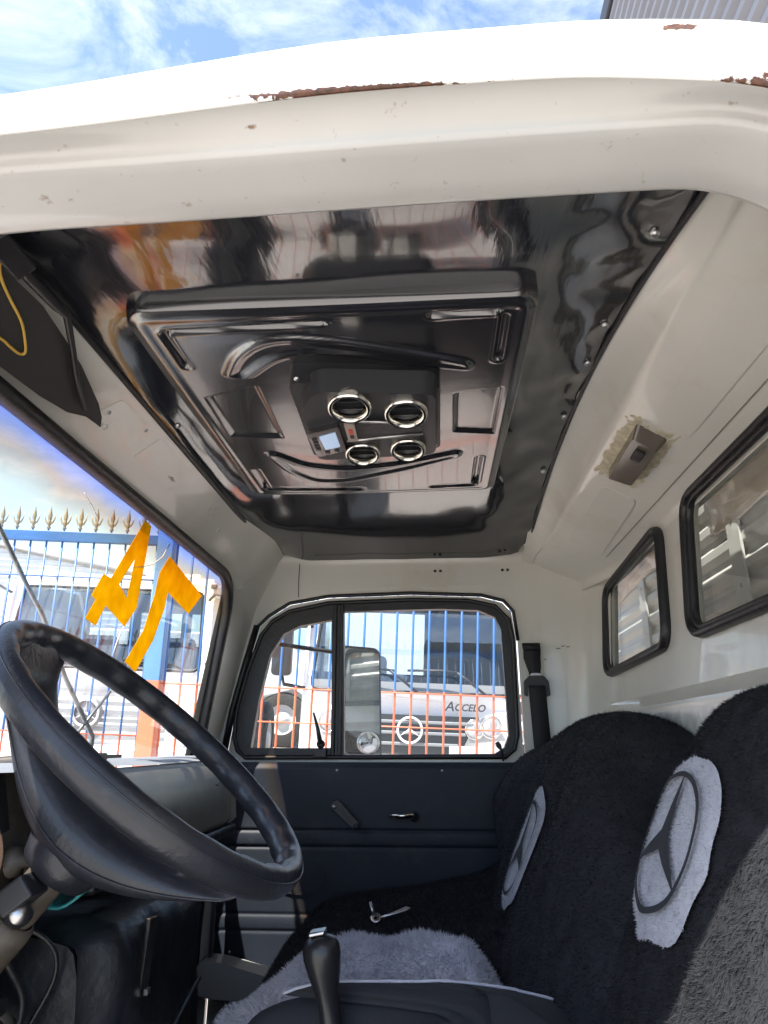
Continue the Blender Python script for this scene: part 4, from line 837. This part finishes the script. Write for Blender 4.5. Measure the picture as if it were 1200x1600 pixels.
# ================================================================== YARD: TRUCKS
WHITE = mat('truck_white', (.88, .88, .87), .3, coat=.4, var=.03, stain=(.5, .48, .44), sthr=(.6, .8), sscale=3, sstr=.4)
GREYP = mat('grille_grey', (.20, .21, .22), .45); BLK = mat('truck_black', (.02, .02, .022), .5)
LGREY = mat('light_grey', (.52, .53, .54), .4)
TGL = glass('truck_glass', (.66, .73, .77), 3.2); TYRE = mat('tyre', (.03, .029, .028), .85, var=.3, vscale=20, bump=.4, bscale=60)
LENS = mat('headlamp_lens', (.55, .56, .58), .08, .6); INT = mat('truck_interior', (.30, .31, .33), .8)
def star_badge(t, x, y, z, r, m=CHROME):
    g = part(t, 'badge', B().tube([(x+r*math.cos(q), y, z+r*math.sin(q)) for q in np.linspace(0, 2*math.pi, 37)[:-1]], r*.10, 8, closed=True), m)
    b = B()
    for k in range(3):
        q = math.pi/2+k*2*math.pi/3; tp = (x+r*math.cos(q), y, z+r*math.sin(q))
        L_ = (x+.14*r*math.cos(q+math.pi/3), y, z+.14*r*math.sin(q+math.pi/3)); R_ = (x+.14*r*math.cos(q-math.pi/3), y, z+.14*r*math.sin(q-math.pi/3)); F_ = (x, y-.25*r, z); K_ = (x, y+.1*r, z)
        b.add([tp, L_, F_, R_, K_], [(0, 1, 2), (0, 2, 3), (0, 4, 1), (0, 3, 4)], False)
    part(t, 'badge_star', b, m, g)
def wheel(t, c, ax, r, w_):
    W_ = part(t, 'wheel', B().lathe([(r*.55, -w_*.5), (r*.9, -w_*.5), (r*.985, -w_*.42), (r, -w_*.3), (r, w_*.3), (r*.985, w_*.42), (r*.9, w_*.5), (r*.55, w_*.5)], c, ax, 40), TYRE)
    part(t, 'rim', B().lathe([(r*.56, w_*.46), (r*.52, w_*.46), (r*.50, w_*.3), (r*.34, w_*.22), (r*.30, w_*.30), (r*.22, w_*.32), (r*.20, w_*.5), (0, w_*.52)], c, ax, 32), LGREY, W_)
    for k in range(-2, 3):
        part(t, 'tread_groove', B().lathe([(r*1.004, k*w_*.13-.006), (r*1.004, k*w_*.13+.006)], c, ax, 40), BLK, W_)
def cabshell(t, cx, y0, wd, prof, depth, win, rearwin, wp):
    """cab: side profile prof (y,z) front outline, hollow with windscreen opening; win = (half width bottom, half width top, z0, z1)"""
    hw = wd/2; zb, zt = prof[0][1], prof[-1][1]
    def yf(z):
        for (ya, za), (yb, zb_) in zip(prof, prof[1:]):
            if za <= z <= zb_: return ya+(yb-ya)*(z-za)/(zb_-za)
        return prof[-1][0]
    f = lambda a, c, d: (cx+a, y0+yf(c)+d+.10*(abs(a)/hw)**4, c)
    n = 14
    outl = [(hw*(2*i/n-1), zb) for i in range(n+1)]+[(hw, z) for z in np.linspace(zb, zt-.1, 8)[1:]]+[(hw-.08, zt)]+[(hw*(1-2*i/n), zt) for i in range(1, n)]+[(-hw+.08, zt)]+[(-hw, z) for z in np.linspace(zt-.1, zb, 8)[:-1]]
    b0, t0, z0, z1 = win
    wo_ = roundpoly([(-b0, z0), (b0, z0), (t0, z1), (-t0, z1)], .08, 4)
    ws_ = []
    for i in range(len(wo_)):      # extra points so the pane follows the curve
        a, c = Vector(wo_[i]), Vector(wo_[(i+1) % len(wo_)]); k = max(1, int((c-a).length/.15))
        ws_ += [tuple(a.lerp(c, j/k)) for j in range(k)]
    part(t, 'front_panel', B().prism(outl, 0, .03, f, [ws_]), WHITE)
    part(t, 'cab_sides', B().box(cx-hw+.001, cx-hw+.04, y0+.14, y0+depth, zb, zt-.08).box(cx+hw-.04, cx+hw-.001, y0+.14, y0+depth, zb, zt-.08), WHITE)
    part(t, 'roof', B().box(cx-hw+.06, cx+hw-.06, y0+.06+yf(zt), y0+depth, zt-.06, zt+.02), WHITE, bevel=.03)
    part(t, 'floor', B().box(cx-hw+.05, cx+hw-.05, y0+.2, y0+depth, zb, zb+.4), INT)
    part(t, 'back_wall', B().prism([(-hw+.04, zb), (hw-.04, zb), (hw-.04, zt-.06), (-hw+.04, zt-.06)], 0, .03, lambda a, c, d: (cx+a, y0+depth-.05+d, c), [[(x0, z_0), (x1, z_0), (x1, z_1), (x0, z_1)] for x0, x1, z_0, z_1 in rearwin]), INT)
    g = part(t, 'windscreen', B().prism(ws_, .008, .016, f), TGL)
    part(t, 'gasket', B().tube([f(a, c, .002) for a, c in ws_], .016, 6, closed=True), BLK, g)
    part(t, 'dash', B().box(cx-hw+.08, cx+hw-.08, y0+.22, y0+.55, z0-.15, z0+.02), INT, bevel=.03)
    for sx in (-.45, .45):
        part(t, 'seat', B().box(cx+sx-.22, cx+sx+.22, y0+depth*.55, y0+depth*.65, z0-.4, z0+.35), BLK, bevel=.06)
    return f
# --- white truck with oval headlamps, name on the front
A1 = Thing('parked_truck', 'white truck lettered ACCELO behind the fence in the passenger window', 'truck', (.33, 7, 0), YARD, 'white trucks parked beyond the fence')
fa = cabshell(A1, .33, 7.0, 2.12, [(0, .55), (0, 1.25), (.03, 1.45), (.22, 2.30), (.32, 2.46)], 1.7, (.98, .90, 1.47, 2.30), [(-.98, .22, 1.62, 2.34)], None)
fk = lambda d: (lambda a, c, e: (lambda p: (p[0], p[1]-d+e, p[2]))(fa(a, c, 0)))
part(A1, 'cowl', B().prism([(-.97, 1.445), (.97, 1.445), (.95, 1.56), (-.95, 1.56)], 0, .01, fk(.012)), GREYP)
GR = part(A1, 'grille', B().prism([(-.66, 1.26), (.66, 1.26), (.50, .96), (.42, .90), (-.42, .90), (-.50, .96)], 0, .02, fk(.012)), BLK, bevel=.008)
for z, w_ in ((1.20, .60), (1.10, .53), (1.0, .46)):
    part(A1, 'grille_bar', B().box(.33-w_, .33+w_, 6.965, 6.99, z-.016, z+.012), GREYP, GR, bevel=.006)
star_badge(A1, .327, 6.945, 1.126, .115, mat('badge_silver', (.72, .72, .74), .35, .2))
for sx in (-1, 1):
    part(A1, 'headlamp_recess', B().prism([(sx*.55, 1.02), (sx*.62, 1.24), (sx*.95, 1.30), (sx*.98, 1.06)], 0, .01, fk(.006)), LGREY)
    for dx, z, r in ((.615, 1.15, .085), (.775, 1.175, .095)):
        h_ = part(A1, 'headlamp', B().lathe([(r, 0), (r, .02), (r*.8, .03), (r*.4, .042), (0, .046)], (.33+sx*dx, 7.01, z), (0, -1, 0), 24), LENS)
        part(A1, 'lamp_rim', B().tube([(.33+sx*dx+r*math.cos(q), 6.99, z+r*math.sin(q)) for q in np.linspace(0, 2*math.pi, 25)[:-1]], .012, 6, closed=True), CHROME, h_)
part(A1, 'bumper', B().box(-.72, 1.38, 6.93, 7.2, .48, .86), WHITE, bevel=.05, seg=3)
part(A1, 'number_plate', B().box(.70, 1.08, 6.915, 6.93, .90, 1.0), LGREY)
for x0, x1, xe, ze in ((.30, .32, -.14, 1.62), (.95, .98, .42, 1.70)):
    wpr = part(A1, 'wiper', B().tube([(x1+.07, 6.99, 1.47), (x1-.10, 7.0, 1.60), (x0-.18, 7.0, 1.67)], .014, 6), BLK)
    part(A1, 'wiper_blade', B().tube([(x0-.12, 7.01, 1.665), (x0-.33, 7.02, 1.685), (x0-.66, 7.03, 1.675)], .012, 6), BLK, wpr)
for sx in (-1, 1):
    m_ = part(A1, 'mirror', B().prism(roundpoly([(-.095, 1.58), (.095, 1.58), (.09, 2.12), (-.09, 2.12)], .05), -.06, .05, lambda a, c, d: (.33+sx*1.26+a, 7.0+d, c)), BLK, bevel=.02)
    part(A1, 'mirror_arm', B().tube([(.33+sx*1.26, 7.0, 1.6), (.33+sx*1.23, 7.0, 1.50), (.33+sx*1.03, 7.06, 1.47)], .018, 8).tube([(.33+sx*1.22, 7.0, 2.05), (.33+sx*1.0, 7.2, 2.07)], .015, 8), BLK, m_)
for sx in (-1, 1): wheel(A1, (.33+sx*.85, 7.95, .42), (sx, 0, 0), .42, .24)
part(A1, 'cargo_body', B().box(-.75, 1.41, 8.9, 13.2, .75, 1.25), LGREY)
tcv = bpy.data.curves.new('t', 'FONT'); tcv.body = 'A'; tcv.size = .17; tcv.extrude = .004; tcv.shear = .25; tcv.space_character = 1.0
def text_mesh(s, size, sx=1.0, shear=.25):
    c = bpy.data.curves.new('lettering', 'FONT'); c.body = s; c.size = size; c.extrude = .004; c.shear = shear; c.offset = .002
    o = bpy.data.objects.new('tmp', c); COL.objects.link(o); dg = bpy.context.evaluated_depsgraph_get(); me = bpy.data.meshes.new_from_object(o.evaluated_get(dg)); bpy.data.objects.remove(o)
    me.transform(Matrix.Rotation(R(90), 4, 'X') @ Matrix.Diagonal((sx, 1, 1, 1))); return me
bpy.data.curves.remove(tcv)
mk = text_mesh('A', .125, 1.05); mk.materials.append(BLK); part(A1, 'lettering', mk, BLK, loc=(.655-.33, 6.975-7, 1.315))
mk = text_mesh('CCELO', .090, 1.02); mk.materials.append(BLK); part(A1, 'lettering', mk, BLK, loc=(.745-.33, 6.975-7, 1.318))

# --- flat fronted truck seen through the windscreen
A2 = Thing('parked_truck', 'flat fronted white truck behind the fence in the windscreen', 'truck', (-2.78, 7.2, 0), YARD, 'white trucks parked beyond the fence')
fa2 = cabshell(A2, -2.78, 7.2, 2.16, [(0, .55), (0, 1.5), (.14, 2.42), (.2, 2.52)], 1.8, (.98, .93, 1.58, 2.385), [(-.85, -.35, 1.85, 2.25), (-.22, .30, 1.85, 2.25), (.42, .85, 1.85, 2.25)], None)
fk2 = lambda d: (lambda a, c, e: (lambda p: (p[0], p[1]-d+e, p[2]))(fa2(a, c, 0)))
for z, h_ in ((1.36, .014), (1.24, .020), (1.16, .020), (1.08, .020), (1.0, .020), (.92, .020)):
    part(A2, 'grille_slot', B().prism([(-.72, z-h_), (.72, z-h_), (.72, z+h_), (-.72, z+h_)], 0, .006, fk2(.007)), mat('slot_grey', (.26, .27, .28), .5))
part(A2, 'badge_disc', B().lathe([(.16, 0), (.155, .012), (0, .014)], (-2.84, 7.2, 1.15), (0, -1, 0), 30), GREYP)
star_badge(A2, -2.84, 7.175, 1.15, .125, MATS['badge_silver'])
part(A2, 'bumper', B().box(-3.88, -1.68, 7.10, 7.4, .45, .85), WHITE, bevel=.05, seg=3)
for sx in (-1, 1):
    part(A2, 'headlamp', B().lathe([(.10, 0), (.10, .02), (.06, .04), (0, .045)], (-2.78+sx*.85, 7.21, 1.02), (0, -1, 0), 20), LENS)
    m_ = part(A2, 'mirror', B().prism(roundpoly([(-.09, 1.75), (.09, 1.75), (.09, 2.30), (-.09, 2.30)], .04), -.04, .05, lambda a, c, d: (-2.78+sx*1.22+a, 7.1+d+a*.5*sx, c)), LGREY, bevel=.02)
    part(A2, 'mirror_arm', B().tube([(-2.78+sx*1.22, 7.1, 2.33), (-2.78+sx*1.1, 7.2, 2.36), (-2.78+sx*1.02, 7.3, 2.3)], .016, 8).tube([(-2.78+sx*1.22, 7.1, 1.72), (-2.78+sx*1.05, 7.25, 1.66)], .016, 8), GREYP, m_)
    wheel(A2, (-2.78+sx*.95, 8.1, .5), (sx, 0, 0), .5, .28); wheel(A2, (-2.78+sx*1.10, 10.6, .60), (sx, 0, 0), .54, .32)
part(A2, 'wiper', B().tube([(-2.4, 7.19, 1.60), (-2.9, 7.20, 1.68), (-3.35, 7.21, 1.66)], .012, 6).tube([(-1.95, 7.19, 1.60), (-2.2, 7.2, 1.68), (-2.55, 7.21, 1.67)], .012, 6), BLK)
part(A2, 'roof_hatch', B().box(-2.55, -1.95, 7.6, 8.3, 2.535, 2.60), WHITE, bevel=.03)
part(A2, 'marker_lamp', B().box(-1.76, -1.70, 7.30, 7.36, 2.42, 2.47), GREYP, bevel=.01)
part(A2, 'load_bed', B().box(-3.85, -1.62, 9.3, 14, 1.20, 2.05), WHITE, bevel=.03)
# --- truck standing side on further back
A3 = Thing('parked_truck', 'white truck standing side on, far back between the two fronts', 'truck', (-1.9, 15.5, 0), YARD, 'white trucks parked beyond the fence')
part(A3, 'cab_body', B().prism(roundpoly([(-3.4, .75), (-1.2, .75), (-1.2, 3.0), (-3.0, 3.0), (-3.35, 2.1)], .12), 15.3, 17.4, lambda a, c, d: (a, d, c)), WHITE, bevel=.06, seg=3)
part(A3, 'side_window', B().prism(roundpoly([(-2.95, 2.0), (-1.5, 2.0), (-1.5, 2.75), (-2.8, 2.75)], .08), 15.27, 15.31, lambda a, c, d: (a, d, c)), mat('pale_window', (.30, .48, .47), .1))
part(A3, 'cargo_body', B().box(-1.05, 5.2, 15.3, 17.6, 1.15, 2.9), WHITE, bevel=.03)
part(A3, 'mudguard', B().grid(lambda u, v: (-1.95+.68*math.cos(math.pi*u), 15.12+v*.35, .55+.66*math.sin(math.pi*u)), 20, 3), LGREY, solid=.03)
part(A3, 'step_vents', B().box(-2.75, -2.62, 15.2, 15.3, .8, 1.35), LGREY, bevel=.02)
wheel(A3, (-1.95, 15.3, .55), (0, -1, 0), .55, .3); wheel(A3, (3.0, 15.3, .55), (0, -1, 0), .55, .3)
part(A3, 'chassis', B().box(-3.3, 5.0, 15.7, 17.2, .5, .9), BLK)

# ================================================================== SHED
SH = Thing('warehouse', 'pale ribbed metal warehouse behind the fence on the left', 'building', (-9, 14, 0), YARD)
SHM = mat('shed_sheet', (.55, .58, .60), .5, .2, var=.06, vscale=1)
zz = []
for i in range(40): zz += [(i*.11, 0), (i*.11+.07, -.004), (i*.11+.085, -.03), (i*.11+.105, -.03)]
def shed(u, v):
    z, d = zz[round(v*(len(zz)-1))]; x = -15+u*10.5; zt = 3.85-.095*max(0, x+8.2)*1.9
    return (x, 14+d, min(z, max(zt, .3)))
part(SH, 'ribbed_wall', B().grid(shed, 30, len(zz), smooth=False), SHM)
part(SH, 'verge_trim', B().tube([(-15, 13.95, 3.88), (-8.2, 13.95, 3.88), (-4.5, 13.95, 3.22)], .05, 6), mat('verge', (.25, .24, .23), .5))
part(SH, 'roof', B().add([(-15, 14, 3.87), (-8.2, 14, 3.87), (-4.5, 14, 3.2), (-4.5, 30, 3.2), (-8.2, 30, 3.87), (-15, 30, 3.87)], [(0, 1, 4, 5), (1, 2, 3, 4)], False), SHM)
